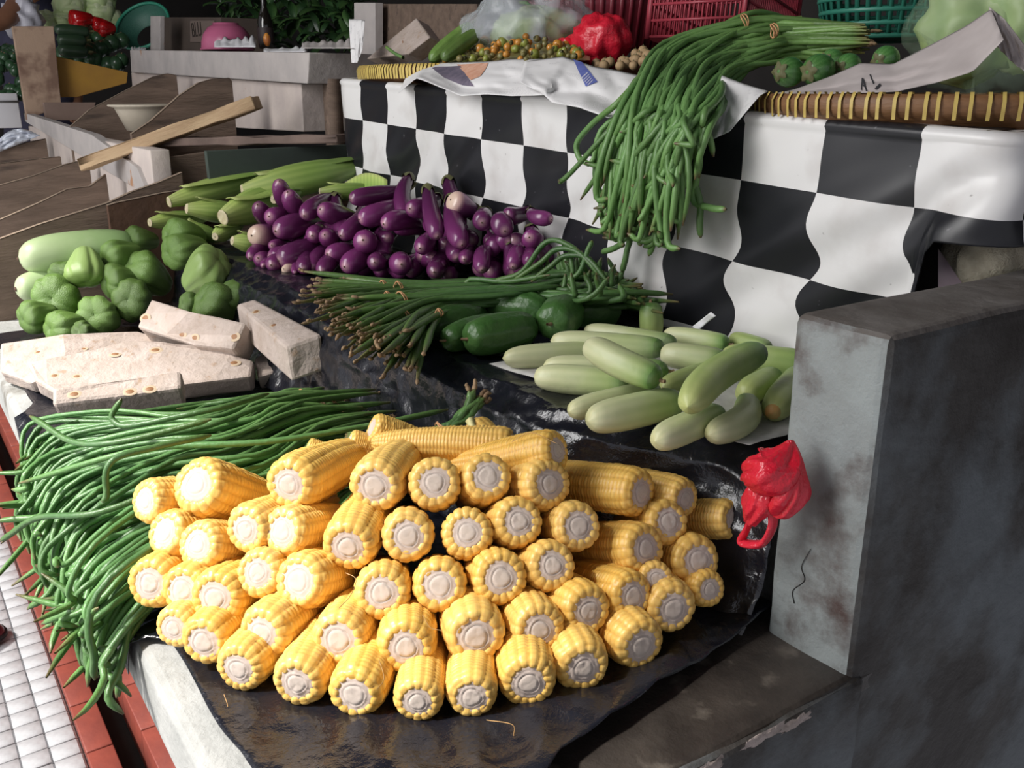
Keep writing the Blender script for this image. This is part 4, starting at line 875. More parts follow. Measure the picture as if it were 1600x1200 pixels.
# --- cut young jackfruit
M_jack = mat('jackfruit_flesh', (0.52, 0.435, 0.39), (0.43, 0.35, 0.30), 22, 0.75, 0.4, 60, c3=(0.40, 0.28, 0.20), s3=45, lo3=0.62, hi3=0.72)
M_seed = mat('jackfruit_seed', (0.34, 0.17, 0.07), (0.20, 0.09, 0.04), 80, 0.6)
M_ring = mat('jackfruit_seed_coat', (0.50, 0.39, 0.27), rough=0.7)
def jack(poly, ext, seeds, lab, bev=0.006):
    P = [on_z(x, y, z) for x, y, z in poly]; c = sum(P, Vector()) / len(P)
    o = prism('jackfruit_slab', [p - c for p in P], ext, M_jack, bev=bev, smooth=False); o.location = c
    rough_up(o.data, 0.0025, 30, 1)
    n = (P[1] - P[0]).cross(P[2] - P[0]).normalized(); n = -n if n.dot(Vector(CAM) - c) < 0 else n
    bvh = BVHTree.FromPolygons([v_.co.copy() for v_ in o.data.vertices], [tuple(p_.vertices) for p_ in o.data.polygons])
    for (x, y, r) in seeds:
        hit, hn, _, _ = bvh.ray_cast(Vector(CAM) - c, Vector(ray(x, y)).normalized())
        if hit is None: continue
        q = hit + c; n = hn if hn.dot(Vector(CAM) - c) > 0 else -hn
        R_ = r * depth(q) / F
        v, f, uv = lathe([(1.15, 0.02), (0.9, 0.10), (0.62, 0.08), (0, 0.06)], 14, 'x'); w_ = obj('seed_coat', mesh('seed_coat', v, f, M_ring, uv), o); put(w_, q - c - n * 0.0005, n, 0, (R_, R_ * 1.3, R_ * .9))
        v, f, uv = lathe([(0.62, 0.08), (0.45, 0.16), (0.0, 0.18)], 12, 'x'); w2 = obj('seed', mesh('seed', v, f, M_seed, uv), w_)
    return tag(o, lab, 'jackfruit', 'pieces of cut young jackfruit')
z = Z1
jack([(0, 535, z + .07), (100, 524, z + .08), (215, 516, z + .08), (265, 530, z + .06), (160, 572, z + .05), (48, 598, z + .035), (0, 582, z + .03)], (0.01, 0.03, -0.03), [(60, 550, 5), (130, 545, 5)], 'long curved jackfruit slab at the back left under the chayotes')
jack([(40, 562, z + .065), (75, 560, z + .07), (135, 548, z + .08), (200, 531, z + .09), (250, 533, z + .09), (330, 545, z + .08), (396, 563, z + .06), (393, 588, z + .045), (285, 600, z + .045), (85, 612, z + .04), (55, 595, z + .045)], (0.01, 0.02, -0.035), [(243, 547, 8), (180, 553, 7), (365, 567, 8), (85, 587, 6), (120, 588, 6)], 'large jackfruit slab in the middle of the cut pieces')
jack([(214, 510, z + .10), (236, 466, z + .14), (300, 487, z + .14), (385, 504, z + .13), (366, 546, z + .085), (300, 538, z + .09)], (0.03, 0.025, -0.045), [(227, 497, 8), (284, 523, 7), (304, 528, 7), (366, 526, 8)], 'upper jackfruit slab resting on the large one, row of seed pits')
jack([(368, 474, z + .145), (398, 466, z + .155), (502, 522, z + .145), (447, 541, z + .13)], (0.0, -0.012, -0.06), [(400, 487, 7), (428, 508, 7)], 'thick jackfruit block on the right against the black plastic')
jack([(82, 606, z + .075), (180, 592, z + .08), (282, 578, z + .085), (284, 606, z + .066), (180, 620, z + .060), (82, 632, z + .053)], (0.01, 0.02, -0.04), [(116, 616, 8), (203, 612, 8), (234, 608, 8)], 'front jackfruit block showing a row of seeds above the beans')
jack([(396, 560, z + .055), (428, 541, z + .06), (456, 575, z + .04), (402, 590, z + .035)], (0.01, 0.015, -0.03), [], 'small jackfruit wedge tucked between the larger pieces')

# --- red plastic bag hung in the corner
M_redbag = mat('red_plastic_film', (0.62, 0.012, 0.03), (0.78, 0.03, 0.06), 20, 0.22, 0.7, 30, spec=0.6, sss=0.0, bdist=0.01)
bag = empty('plastic_bag', on_x(1215, 790, 0.655), 'bright red plastic bag hanging in the corner beside the grey divider', 'plastic bag')
def film(name, pts, rad, fl, sd, n=44, m_=40):
    P = catmull(pts, m_); R_ = np.interp(np.linspace(0, 1, m_), np.linspace(0, 1, len(rad)), rad)
    v, f, uv = tube(P, R_, n, rf=lambda th, q: (1 + 0.32 * np.array([crease(math.cos(t) * 1.1 + sd, math.sin(t) * 1.1, q * 1.8, 3) - .5 for t in th])) * (1 - (1 - fl) * np.abs(np.sin(th))))
    o = obj(name, mesh(name, v - np.array(bag.location), f, M_redbag, uv), bag); return o
X_ = 0.652
q = lambda x, y, X=X_: on_x(x, y, X)
film('bag_body', [q(1236, 690, .662), q(1225, 715), q(1205, 735, .64), q(1180, 740, .635), q(1172, 748, .64)], [.003, .015, .021, .017, .006], .75, 1.0)
film('bag_side', [q(1234, 688, .66), q(1240, 725, .655), q(1240, 765, .65), q(1222, 795, .648), q(1205, 800, .648)], [.003, .010, .014, .013, .004], .6, 2.0)
film('bag_fold', [q(1195, 750, .645), q(1188, 775, .64), q(1178, 800, .64), q(1170, 815, .642)], [.010, .014, .012, .006], .6, 3.0)
film('handle', [q(1182, 790), q(1168, 825), q(1160, 845), q(1180, 851), q(1196, 845), q(1208, 815), q(1203, 785), q(1195, 765)], [.005, .005, .006, .007, .006, .006, .007, .006], .45, 4.0, 16, 60)
# torn white paper scrap behind the cucumbers
gv, gf, gu = grid(8, 5, lambda u, v_: on_x(1082 + 28 * u + 8 * v_, 510 - 22 * u + 6 * v_, 0.93 + 0.01 * math.sin(u * 4)))
sc_ = obj('paper_scrap', mesh('paper_scrap', gv, gf, mat('scrap', (0.72, 0.72, 0.74), rough=.8)))
md = sc_.modifiers.new('t', 'SOLIDIFY'); md.thickness = 0.001
tag(sc_, 'rolled white paper scrap at the foot of the chequered cloth', 'paper')
# newspaper corner under the cucumbers
pp = sheet('newspaper', 30, 20, lambda u, v_: Vector((0.645 + 0.06 * (1 - u) * (1 - v_) + 0.31 * v_, 0.60 + 0.40 * u, Z2 + 0.0085 + 0.002 * crease(u * 3, v_ * 3))), mat('newsprint_flat', (0.62, 0.61, 0.58), (0.5, 0.49, 0.47), 60, .9), 'newspaper lining under the pale cucumbers on the middle step', 'newspaper', .0006)

# ================================================================== things on the upper step
def top_z(y): return zA(y) + 0.092
M_bamboo = mat('brown_bamboo', (0.23, 0.115, 0.05), (0.16, 0.075, 0.03), 14, 0.5, 0.2, 60, stretch=(1, 1, 6))
M_bamboo_y = mat('yellow_rattan', (0.62, 0.47, 0.13), (0.50, 0.36, 0.10), 40, 0.5)
M_weave = mat('woven_bamboo', (0.30, 0.20, 0.09), (0.18, 0.11, 0.05), 40, 0.7, 0.6, 90)
def tray(cx, cy, z, R_, h, label, nw, wid, arc, m_rim=M_bamboo):
    t = empty('bamboo_tray', (cx, cy, z), label, 'tray')
    v, f, uv = lathe([(R_ * .80, -0.012), (R_ * .93, -0.010), (R_ - .014, 0.0), (R_ - .004, h * .15), (R_, h * .4), (R_ + .001, h * .75), (R_ - .003, h), (R_ - .012, h * 1.0), (R_ - .016, h * .7), (R_ - .017, h * .2), (R_ - .03, 0.004)], 96); obj('rim', mesh('rim', v, f, m_rim, uv), t)
    v, f, uv = lathe([(0, -0.012), (R_ * .5, -0.013), (R_ * .82, -0.012), (R_ * .82, -0.004), (R_ * .4, -0.005), (0, -0.005)], 64); obj('woven_base', mesh('woven_base', v, f, M_weave, uv), t)
    # rattan wraps round the rim, on the side one can see
    sec = [(R_ + 0.0015, h * .05), (R_ + 0.003, h * .4), (R_ + 0.0038, h * .75), (R_ - .002, h + .0025), (R_ - .012, h + .0025), (R_ - .018, h * .7), (R_ - .019, h * .2)]
    V = []; Fc = []
    for (r, zz) in sec:
        for s_ in (-.5, .5): V.append((r, s_ * wid, zz))
    for i in range(len(sec) - 1): Fc.append((2 * i, 2 * i + 1, 2 * i + 3, 2 * i + 2))
    wm = mesh('rattan_wrap', np.array(V), Fc, M_bamboo_y, smooth=True)
    for k in range(nw):
        a_ = arc[0] + (arc[1] - arc[0]) * (k + random.uniform(-.12, .12)) / (nw - 1)
        o = obj('rattan_wrap', wm, t); o.rotation_euler = (random.uniform(-.002, .002), 0, a_)
    return t
tray(1.29, 0.771, CAMZ - 0.035, 0.30, 0.030, 'large brown bamboo tray with yellow wrapped rim at the right', 44, 0.0042, (PI * .80, PI * 1.55))
tray(1.36, 2.03, CAMZ + 0.022, 0.36, 0.030, 'bamboo tray with closely wrapped rim at the left of the upper step', 62, 0.0068, (PI * .66, PI * 1.2), M_bamboo)
# --- newspapers
m = bpy.data.materials.new('newsprint'); m.use_nodes = True; nt = m.node_tree; N = nt.nodes; L = nt.links; b = N['Principled BSDF']
tc = N.new('ShaderNodeTexCoord'); mp = N.new('ShaderNodeMapping'); mp.inputs['Scale'].default_value = (60, 240, 1); L.new(tc.outputs['UV'], mp.inputs[0])
br = N.new('ShaderNodeTexBrick'); br.inputs['Scale'].default_value = 0.35; br.inputs['Mortar Size'].default_value = 0.03; br.offset = 0.37; L.new(mp.outputs[0], br.inputs['Vector'])
n1 = N.new('ShaderNodeTexNoise'); n1.inputs['Scale'].default_value = 5; L.new(tc.outputs['UV'], n1.inputs['Vector'])
n2 = N.new('ShaderNodeTexNoise'); n2.inputs['Scale'].default_value = 160; L.new(tc.outputs['UV'], n2.inputs['Vector'])
k1 = mrange(n1.outputs[0], 0.56, 0.60, 0, 1); k2 = mrange(n2.outputs[0], 0.5, 0.6, 0, 0.45)
mu = N.new('ShaderNodeMath'); mu.operation = 'MULTIPLY'; L.new(k1, mu.inputs[0]); L.new(k2, mu.inputs[1])
L.new(mixc(mu.outputs[0], (0.74, 0.73, 0.73), (0.16, 0.16, 0.17)), b.inputs['Base Color']); b.inputs['Roughness'].default_value = 0.8
M_news = m
def paper(name, pts_top, pts_bot, Xt, Xb, label, amp=0.012, nu=46, nv=22, sd=0.0, m_=None, curl=0.0, thick=0.0005):
    pt = np.array(pts_top, float); pb = np.array(pts_bot, float)
    def ed(P, u):
        s = np.linspace(0, 1, len(P)); return np.interp(u, s, P[:, 0]), np.interp(u, s, P[:, 1])
    def fn(u, v_):
        x0, y0 = ed(pt, u); x1, y1 = ed(pb, u); x = x0 + (x1 - x0) * v_; y = y0 + (y1 - y0) * v_
        X = Xt + (Xb - Xt) * v_ ** .8 + amp * (crease(u * 3.1 + sd, v_ * 1.6, sd, 2) - .6) * (.3 + v_) + curl * v_ * v_ * math.sin(u * 11 + sd)
        return on_x(x, y, X)
    V, Fc, UV = grid(nu, nv, fn); o = obj(name, mesh(name, V, Fc, m_ or M_news, UV))
    if thick: md = o.modifiers.new('t', 'SOLIDIFY'); md.thickness = thick
    tag(o, label, 'newspaper'); return o, fn
n_a, fa = paper('newspaper', [(640, 108), (690, 98), (760, 96), (800, 92), (860, 92)], [(622, 146), (650, 122), (668, 128), (720, 150), (760, 147), (800, 150), (840, 149), (853, 148), (862, 136)], 1.07, 0.965, 'white newspaper sheet spilling over the left tray with a coloured picture', sd=1.0)
n_b, fb = paper('newspaper', [(820, 96), (880, 88), (930, 104), (965, 110), (1010, 120)], [(812, 128), (852, 150), (862, 160), (905, 168), (950, 184), (985, 176)], 1.06, 0.955, 'white newspaper with a blue printed banner hanging left of the beans', sd=4.0)
def patch(name, fn, parent, c, mm, n=8):
    # a printed area lying on the sheet: corners in the sheet's own u, v
    c = np.array(c, float)
    V, Fc, UV = grid(n, n, lambda a_, b_: Vector(fn(*((c[0] * (1 - a_) + c[1] * a_) * (1 - b_) + (c[3] * (1 - a_) + c[2] * a_) * b_))) + Vector((-0.0012, -0.0006, 0.0006)))
    return obj(name, mesh(name, V, Fc, mm, UV), parent)
patch('printed_picture', fa, n_a, [(0.20, 0.25), (0.36, 0.12), (0.44, 0.75), (0.30, 0.62)], mat('print_dark_blue', (0.10, 0.09, 0.13), (0.18, 0.15, 0.2), 60, .8))
patch('printed_picture', fa, n_a, [(0.34, 0.08), (0.52, 0.05), (0.47, 0.45), (0.42, 0.55)], mat('print_orange', (0.62, 0.30, 0.19), (0.70, 0.42, 0.3), 60, .8))
patch('printed_banner', fb, n_b, [(0.33, 0.0), (0.40, 0.0), (0.62, 0.34), (0.55, 0.50)], mat('print_blue', (0.10, 0.12, 0.42), (0.15, 0.2, 0.5), 40, .8))
for k in range(5): patch('printed_letter', lambda u, v_: Vector(fb(u, v_)) + Vector((-.001, 0, 0.0004)), n_b, [(0.485 + .022 * k, 0.18 + .035 * k), (0.492 + .022 * k, 0.18 + .035 * k), (0.480 + .022 * k, 0.34 + .03 * k), (0.473 + .022 * k, 0.34 + .03 * k)], mat('print_white', (0.7, 0.72, 0.8), rough=.8) if k == 0 else bpy.data.materials['print_white'], 3)
n_c, fc = paper('newspaper', [(1176, 152), (1240, 140), (1300, 118), (1345, 98), (1395, 100), (1450, 72), (1510, 40), (1548, 14)], [(1180, 176), (1240, 148), (1310, 146), (1350, 145), (1400, 143), (1460, 130), (1520, 112), (1568, 62)], 1.10, 1.04, 'crumpled greyish newspaper standing up along the right tray rim', amp=0.009, sd=9.0)
n_c.data.materials[0] = mat('newsprint_grey', (0.50, 0.45, 0.44), (0.42, 0.37, 0.36), 14, .85)
M_ink = mat('print_black', (0.03, 0.03, 0.035), rough=.8)
for c in ([(0.438, 0.96), (0.445, 0.96), (0.432, 0.52), (0.425, 0.52)], [(0.425, 0.52), (0.432, 0.52), (0.420, 0.92), (0.413, 0.92)], [(0.428, 0.74), (0.440, 0.78), (0.440, 0.84), (0.428, 0.80)], [(0.480, 0.92), (0.487, 0.92), (0.468, 0.40), (0.461, 0.40)], [(0.483, 0.84), (0.505, 0.70), (0.507, 0.78), (0.486, 0.92)]):
    patch('printed_letter', fc, n_c, c, M_ink, 3)
n_d, fd = paper('newspaper', [(1128, 118), (1160, 130), (1200, 142)], [(1098, 225), (1140, 205), (1186, 150)], 1.03, 0.972, 'white newspaper corner curling below the bean bundle', amp=0.006, sd=3.0)
n_e, fe = paper('newspaper', [(1545, 10), (1570, 30), (1605, 75)], [(1555, 70), (1585, 100), (1620, 125)], 1.10, 1.09, 'curved newspaper strip at the far right edge by the cabbage bag', amp=0.008, sd=6.0); n_e.data.materials[0] = n_c.data.materials[0]
n_f, ff = paper('newspaper', [(545, 30), (565, 30), (570, 32)], [(549, 98), (558, 98), (566, 78)], 1.12, 1.06, 'narrow white paper strip standing by the grey post', amp=0.006, sd=2.0)
# --- striped round aubergines on the right tray
M_str = veg('striped_aubergine', [(0, (0.42, 0.50, 0.30)), (0.25, (0.09, 0.24, 0.05)), (0.6, (0.05, 0.20, 0.04)), (1, (0.10, 0.24, 0.06))], 0.22, 60, 0.6, spec=0.6, tint=(0.40, 0.50, 0.30), stripes=16, vary=0.15, warp=0.25)
sa = mesh('round_aubergine', *(lambda r: (r[0], r[1]))(lathe([(math.sin(t) * 1.0, -math.cos(t) * 1.08) for t in np.linspace(0, PI, 22)], 30)), M_str)
v, f, uv = lathe([(math.sin(t), -math.cos(t) * 1.1) for t in np.linspace(0, PI, 22)], 30); sa = mesh('round_aubergine', v, f, M_str, uv)
cv, cf, cu = lathe([(0.0, 1.02), (0.25, 1.16), (0.42, 1.10), (0.58, 0.98)], 20, rf=lambda th, q: 1 + .25 * q * np.sin(5 * th)); cm_ = mesh('calyx', cv, cf, M_calyx, cu)
for x, y, r, X, lab in [(1233, 113, 23, 1.10, 'striped green round aubergine nearest the beans'), (1279, 110, 25, 1.12, 'striped green round aubergine second from the beans'), (1325, 104, 20, 1.16, 'striped round aubergine half behind the newspaper'), (1300, 95, 18, 1.24, 'striped round aubergine at the back of the tray'), (1384, 92, 20, 1.16, 'striped round aubergine furthest right, above the newspaper')]:
    o = obj('round_aubergine', sa); P = on_x(x, y, X); R_ = r * depth(P) / F
    o.matrix_basis = Matrix.Translation(P) @ Matrix.Rotation(random.uniform(-1.9, -1.3), 4, 'Y') @ Matrix.Rotation(random.uniform(0, 6), 4, 'Z') @ Matrix.Diagonal((R_, R_, R_, 1)); obj('calyx', cm_, o)
    tag(o, lab, 'aubergine', 'striped round aubergines')
# --- small tomatoes heaped on the left tray
M_tg = mat('green_tomato', (0.22, 0.27, 0.05), (0.30, 0.30, 0.06), 40, .3, coat=.2); M_to = mat('orange_tomato', (0.60, 0.19, 0.03), (0.52, 0.30, 0.05), 40, .3, coat=.2); M_td = mat('dull_tomato', (0.14, 0.14, 0.05), (0.25, 0.2, 0.07), 60, .4); M_lang = mat('tan_fruit', (0.45, 0.32, 0.17), (0.36, 0.22, 0.11), 60, .6, .2, 60)
v, f, uv = lathe([(math.sin(t), -math.cos(t)) for t in np.linspace(0, PI, 12)], 16); v2 = np.array(v)
tom = {}
for nm, mm in (('green', M_tg), ('orange', M_to), ('brownish', M_td), ('tan', M_lang)): tom[nm] = mesh('tomato', v2, f, mm, uv)
cv, cf, cu = lathe([(0.05, 1.25), (0.07, 1.0), (0.5, 0.93), (0.42, 0.90)], 10, rf=lambda th, q: 1 + .5 * q * np.sin(5 * th)); tcm = mesh('calyx', cv, cf, M_calyx, cu)
rt = random.Random(3)
for k in range(105):
    u = rt.random(); x = 690 + 225 * u; hgt = 38 * math.sin(PI * (0.12 + 0.8 * u)) ** .6 * (1 - 0.55 * max(0, (u - .75) / .25)); v_ = rt.random()
    y = 96 - 6 * u - hgt * v_ ; X = 1.07 + 0.14 * v_ + rt.uniform(-.01, .02)
    kd = rt.choices(['green', 'orange', 'brownish'], [0.38, 0.18 + .25 * u, 0.42])[0]
    P = on_x(x, y, X); R_ = (rt.uniform(5.0, 8.0) if kd != 'brownish' else rt.uniform(4, 6)) * depth(P) / F
    o = obj('cherry_tomato', tom[kd]); o.matrix_basis = Matrix.Translation(P) @ Matrix.Rotation(rt.uniform(-1.5, 1.5), 4, 'X') @ Matrix.Rotation(rt.uniform(-1.5, 1.5), 4, 'Y') @ Matrix.Diagonal((R_, R_, R_ * 1.08, 1)); obj('calyx', tcm, o)
    tag(o, f'small {kd} cherry tomato in the heap on the left bamboo tray', 'tomato', 'cherry tomatoes on the left tray')
tz = mesh('tomato_bed', *(lambda g: (g[0], g[1], M_td, g[2]))(grid(30, 12, lambda u, v_: on_x(690 + 232 * u, 98 - 4 * u - 34 * v_ * math.sin(PI * (0.12 + 0.8 * u)) ** .6 * (1 - 0.6 * max(0, (u - .75) / .25)) + 3 * nz3(u * 30, v_ * 8), 1.09 + 0.15 * v_))))  # added bed surface that fills the gaps between the tomatoes
o = obj('tomato_filler', tz); tag(o, 'dull brownish filler bed added under the cherry tomato heap', 'heap bed', kind='stuff')
for k in range(20):
    u = rt.random(); v_ = rt.random(); P = on_x(928 + 85 * u, 104 - 22 * v_ * (0.3 + u), 1.10 + 0.12 * v_); R_ = rt.uniform(6, 9) * depth(P) / F
    o = obj('small_tan_fruit', tom['tan']); o.matrix_basis = Matrix.Translation(P) @ Matrix.Diagonal((R_, R_ * 1.1, R_, 1)); obj('calyx', tcm, o)
    tag(o, 'small round tan fruit heaped between the tomatoes and the beans', 'fruit', 'tan fruits beside the beans')
# two green ridged gourds at the left of the tomatoes
for k, (a_, b__, r, lab) in enumerate([((672, 95, 1.07), (738, 40, 1.2), 13, 'ridged green gourd leaning at the left end of the tomato heap'), ((690, 92, 1.06), (748, 50, 1.16), 12, 'second ridged green gourd lying against the tomatoes')]):
    A = on_x(*a_); B = on_x(*b__); n = (B - A).length; R_ = r * depth(A) / F
    o = obj('ridged_gourd', veg_mesh('ridged_gourd', n, [(p, q_ * R_) for p, q_ in gp], M_chay, 26, 40, ridge=lambda th, q_: 1 + .06 * np.abs(np.sin(th * 5)))); put(o, A, B - A)
    v, f, uv = tube([(n - .003, 0, 0), (n + .015, .003, .004)], [.006, .004], 8); obj('stem', mesh('stem', v, f, M_calyx, uv), o)
    tag(o, lab, 'gourd', 'ridged gourds')
# jackfruit piece on the left tray
P4 = [on_x(572, 92, 1.16), on_x(650, 28, 1.22), on_x(672, 58, 1.16), on_x(638, 84, 1.12)]; c = sum(P4, Vector()) / 4
o = prism('jackfruit_slab', [p - c for p in P4], (0.05, 0.02, -0.015), M_jack, bev=.004); o.location = c; tag(o, 'jackfruit wedge standing on the left bamboo tray', 'jackfruit')
v, f, uv = lathe([(0.6, 0.0), (0.4, 0.2), (0.0, 0.28)], 12, 'x'); w2 = obj('seed', mesh('seed', v * .006, f, M_seed, uv), o); w2.location = (-.006, -.004, 0)
v, f, uv = tube(catmull([on_x(604, 74, 1.11), on_x(618, 84, 1.1), on_x(630, 90, 1.1)], 8), .004, 7); o = obj('green_stalk', mesh('green_stalk', v, f, M_bean_hang, uv)); tag(o, 'short cut green stalk lying on the left tray', 'stalk')
# --- film bags
def filmmat(name, c, a_):
    m_ = mat(name, c, rough=.18, spec=.7, bump=.6, bscale=28, alpha=a_, bdist=.01); return m_
M_clear = filmmat('clear_film', (0.75, 0.8, 0.85), .34); M_clear_g = filmmat('clear_green_film', (0.55, 0.75, 0.55), .14)
def lump(name, P, rx, rz, m_, sd, parent=None, amp=.25, n=40, ry=None):
    th = np.linspace(0, PI, 24)
    v, f, uv = lathe([(math.sin(t), -math.cos(t)) for t in th], n)
    v = np.array(v) * np.array([rx, ry or rx, rz]); s_ = max(rx, rz)
    v = np.array([p * (1 + amp * (crease(*(p[:2] / s_ * 1.4 + sd), p[2] / s_ * 1.4, 2) - .55)) for p in v])
    k_ = n + 1; v.reshape(-1, k_, 3)[:, -1] = v.reshape(-1, k_, 3)[:, 0]
    o = obj(name, mesh(name, v, f, m_, uv), parent); o.location = P; return o
M_leaf = veg('cabbage_leaf', [(0, (0.30, 0.42, 0.14)), (0.5, (0.40, 0.52, 0.22)), (1, (0.55, 0.62, 0.36))], .45, 20, .4, tint=(0.65, 0.7, 0.5), stripes=9, vary=.1, warp=.2)
bagc = empty('film_bag', on_x(825, 40, 1.28), 'clear plastic bag of pale greens behind the tomatoes', 'plastic bag')
lump('greens', Vector((0.01, -.02, -.02)), .09, .05, M_leaf, 2.0, bagc, .3)
lump('film', Vector((0, 0, 0)), .115, .068, M_clear, 5.0, bagc, .35, 56, .14)
v, f, uv = tube(catmull([(0, .03, .05), (.0, .0, .045), (0, -.03, .02)], 8), .004, 6); obj('green_leaf_stalk', mesh('green_leaf_stalk', v, f, M_bean_hang, uv), bagc)
bagd = empty('film_bag', on_x(1598, 34, 1.36), 'clear plastic bag of green cabbages at the right edge', 'plastic bag')
for k in range(3): lump('cabbage', Vector((.03 * k, .07 - .07 * k, .015 * (k % 2))), .07, .075, M_leaf, k * 3.0, bagd, .22)
lump('film', Vector((0.02, 0, 0.0)), .12, .105, M_clear_g, 7.0, bagd, .25, 56, .15)
# red film bag behind the tomatoes
rbg = empty('red_film_bag', on_x(940, 65, 1.30), 'red plastic film bag lying in front of the red basket', 'plastic bag')
lump('film', Vector((0, 0, 0)), .055, .052, M_redbag, 3.0, rbg, .2, 44, .062); lump('fold', Vector((-.02, .07, -.02)), .04, .03, M_redbag, 6.0, rbg, .3)
# --- plastic baskets
M_rb = mat('dark_red_plastic', (0.24, 0.025, 0.04), (0.19, 0.02, 0.035), 10, .4); M_rc = mat('red_crate_plastic', (0.42, 0.05, 0.075), (0.36, 0.05, 0.07), 10, .4); M_gb = mat('green_basket_plastic', (0.035, 0.22, 0.155), (0.03, 0.17, 0.12), 10, .4)
def ring(r, z, rr, m_, name, parent, n=64):
    v, f, uv = lathe([(r + rr * math.cos(a_), z + rr * 1.3 * math.sin(a_)) for a_ in np.linspace(0, 2 * PI, 11)], n); return obj(name, mesh(name, v, f, m_, uv), parent)
def basket(P, r0, r1, h, m_, label, nrib, hoops, ribw, hoopw, rimw, wall=None):
    t = empty('plastic_basket', P, label, 'basket')
    if wall:
        v, f, uv = lathe([(r0 + (r1 - r0) * a_ , h * a_) for a_ in np.linspace(0, wall, 6)] + [(r0 + (r1 - r0) * a_ - .004, h * a_) for a_ in np.linspace(wall, 0, 6)], 64); obj('lower_wall', mesh('lower_wall', v, f, m_, uv), t)
    ln = math.hypot(r1 - r0, h); V, Fc = box_v(-.0018, .0018, -ribw, ribw, 0, ln); rm = mesh('rib', V, Fc, m_, smooth=False)
    for k in range(nrib):
        a_ = 2 * PI * k / nrib; o = obj('rib', rm, t, (math.cos(a_) * r0, math.sin(a_) * r0, 0)); o.rotation_euler = (0, math.atan2(r1 - r0, h), a_)
    for q_ in hoops: ring(r0 + (r1 - r0) * q_, h * q_, hoopw, m_, 'hoop', t)
    ring(r1 + .003, h, rimw, m_, 'rim', t)
    v, f, uv = lathe([(0, 0), (r0, 0), (r0, .004), (0, .004)], 48); obj('base', mesh('base', v, f, m_, uv), t)
    return t
P = on_x(1385, 60, 1.50); basket(P, .105, .150, .22, M_gb, 'green plastic basket with square holes behind the striped aubergines', 40, [i / 11 for i in range(0, 12)], .0035, .0032, .006)
P = on_x(935, 78, 1.62); rbk = basket(P, .17, .20, .17, M_rb, 'dark red plastic tub basket with pierced band behind the red bag', 48, [.70, .74, .95], .006, .006, .012, wall=.68)
lump('greens', Vector((0, 0, .16)), .15, .04, M_leaf, 1.0, None, .3); o = bpy.context.scene.objects['greens.001'] if 'greens.001' in bpy.context.scene.objects else None
if o: o.name = 'leafy_greens'; o.location = P + Vector((0, 0, .17)); tag(o, 'dark leafy greens filling the dark red tub', 'greens')
# red crate standing on its side, slats too fine to pick apart
def crate(P, rz, w_, d_, h, label, m_):
    t = empty('plastic_crate', P, label, 'crate'); t.rotation_euler = (math.radians(-8), 0, rz)
    def side(L_, h_):
        parts = []
        n = int(L_ / .010)
        for k in range(n + 1): x = k * L_ / n; parts.append(box_v(x - .0015, x + .0015, -.002, .002, 0, h_))
        for q_ in np.linspace(0, 1, 5): parts.append(box_v(0, L_, -.003, .003, h_ * q_ - .0025, h_ * q_ + .0025))
        v, f, uv = join(parts); return mesh('slatted_side', v, f, m_, smooth=False)
    for (L_, loc, r_) in [(w_, (0, 0, 0), 0), (w_, (0, d_, 0), 0), (d_, (0, 0, 0), PI / 2), (d_, (w_, 0, 0), PI / 2)]:
        o = obj('slatted_side', side(L_, h), t, loc); o.rotation_euler.z = r_; o['kind'] = 'stuff'
    for loc in ((0, 0, 0), (w_, 0, 0), (0, d_, 0), (w_, d_, 0)):
        V, Fc = box_v(-.005, .005, -.005, .005, -.004, h + .004); obj('corner_post', mesh('corner_post', V, Fc, m_, smooth=False), t, loc)
    V, Fc = box_v(0, w_, 0, d_, -.004, .0); obj('base', mesh('base', V, Fc, m_, smooth=False), t)
    return t
A = on_x(1012, 58, 1.42); crate(A, -1.22, .21, .30, .13, 'red slatted plastic crate leaning behind the bean bundle', M_rc)
# --- burlap sack behind the divider
M_sack = mat('woven_sack', (0.45, 0.41, 0.32), (0.36, 0.32, 0.24), 120, .9, .6, 200)
sk = empty('sack', (1.16, 0.545, Z2 + .08), 'pale woven sack stuffed under the cloth behind the divider', 'sack')
sk.location = on_x(1515, 405, 1.05); lump('sack_body', Vector((0.05, 0, 0)), .055, .045, M_sack, 4.0, sk, .15, 40, .05)
v, f, uv = grid(10, 10, lambda u, w_: on_x(1466 + 45 * u * w_, 388 + 66 * w_ + 0 * u, .985 + .02 * u) - sk.location); obj('plastic_flap', mesh('plastic_flap', v, f, mat('grey_flap', (0.18, 0.14, 0.16), rough=.5), uv), sk)

# ================================================================== the next bays, far left
M_wood = mat('old_brown_board', (0.20, 0.14, 0.105), (0.13, 0.09, 0.066), 6, .75, .4, 30, stretch=(1, 6, 6), c3=(0.05, 0.035, 0.028), s3=5, lo3=.58, hi3=.75)
M_edge = mat('sawn_board_edge', (0.34, 0.26, 0.19), (0.26, 0.19, 0.14), 20, .8)
M_cream = mat('chipped_cream_paint', (0.62, 0.54, 0.49), (0.52, 0.45, 0.42), 8, .7, .3, 30, c3=(0.40, 0.22, 0.12), s3=6, lo3=.68, hi3=.72)
M_creamg = mat('grey_cream_paint', (0.50, 0.46, 0.44), (0.40, 0.37, 0.36), 8, .7, .3, 30, c3=(0.42, 0.23, 0.13), s3=7, lo3=.66, hi3=.70)
M_pale = mat('pale_fresh_wood', (0.52, 0.37, 0.22), (0.42, 0.28, 0.16), 8, .75, .3, 40, stretch=(1, 5, 5))
M_grn = mat('dark_green_paint', (0.055, 0.075, 0.062), (0.04, 0.05, 0.045), 6, .7)
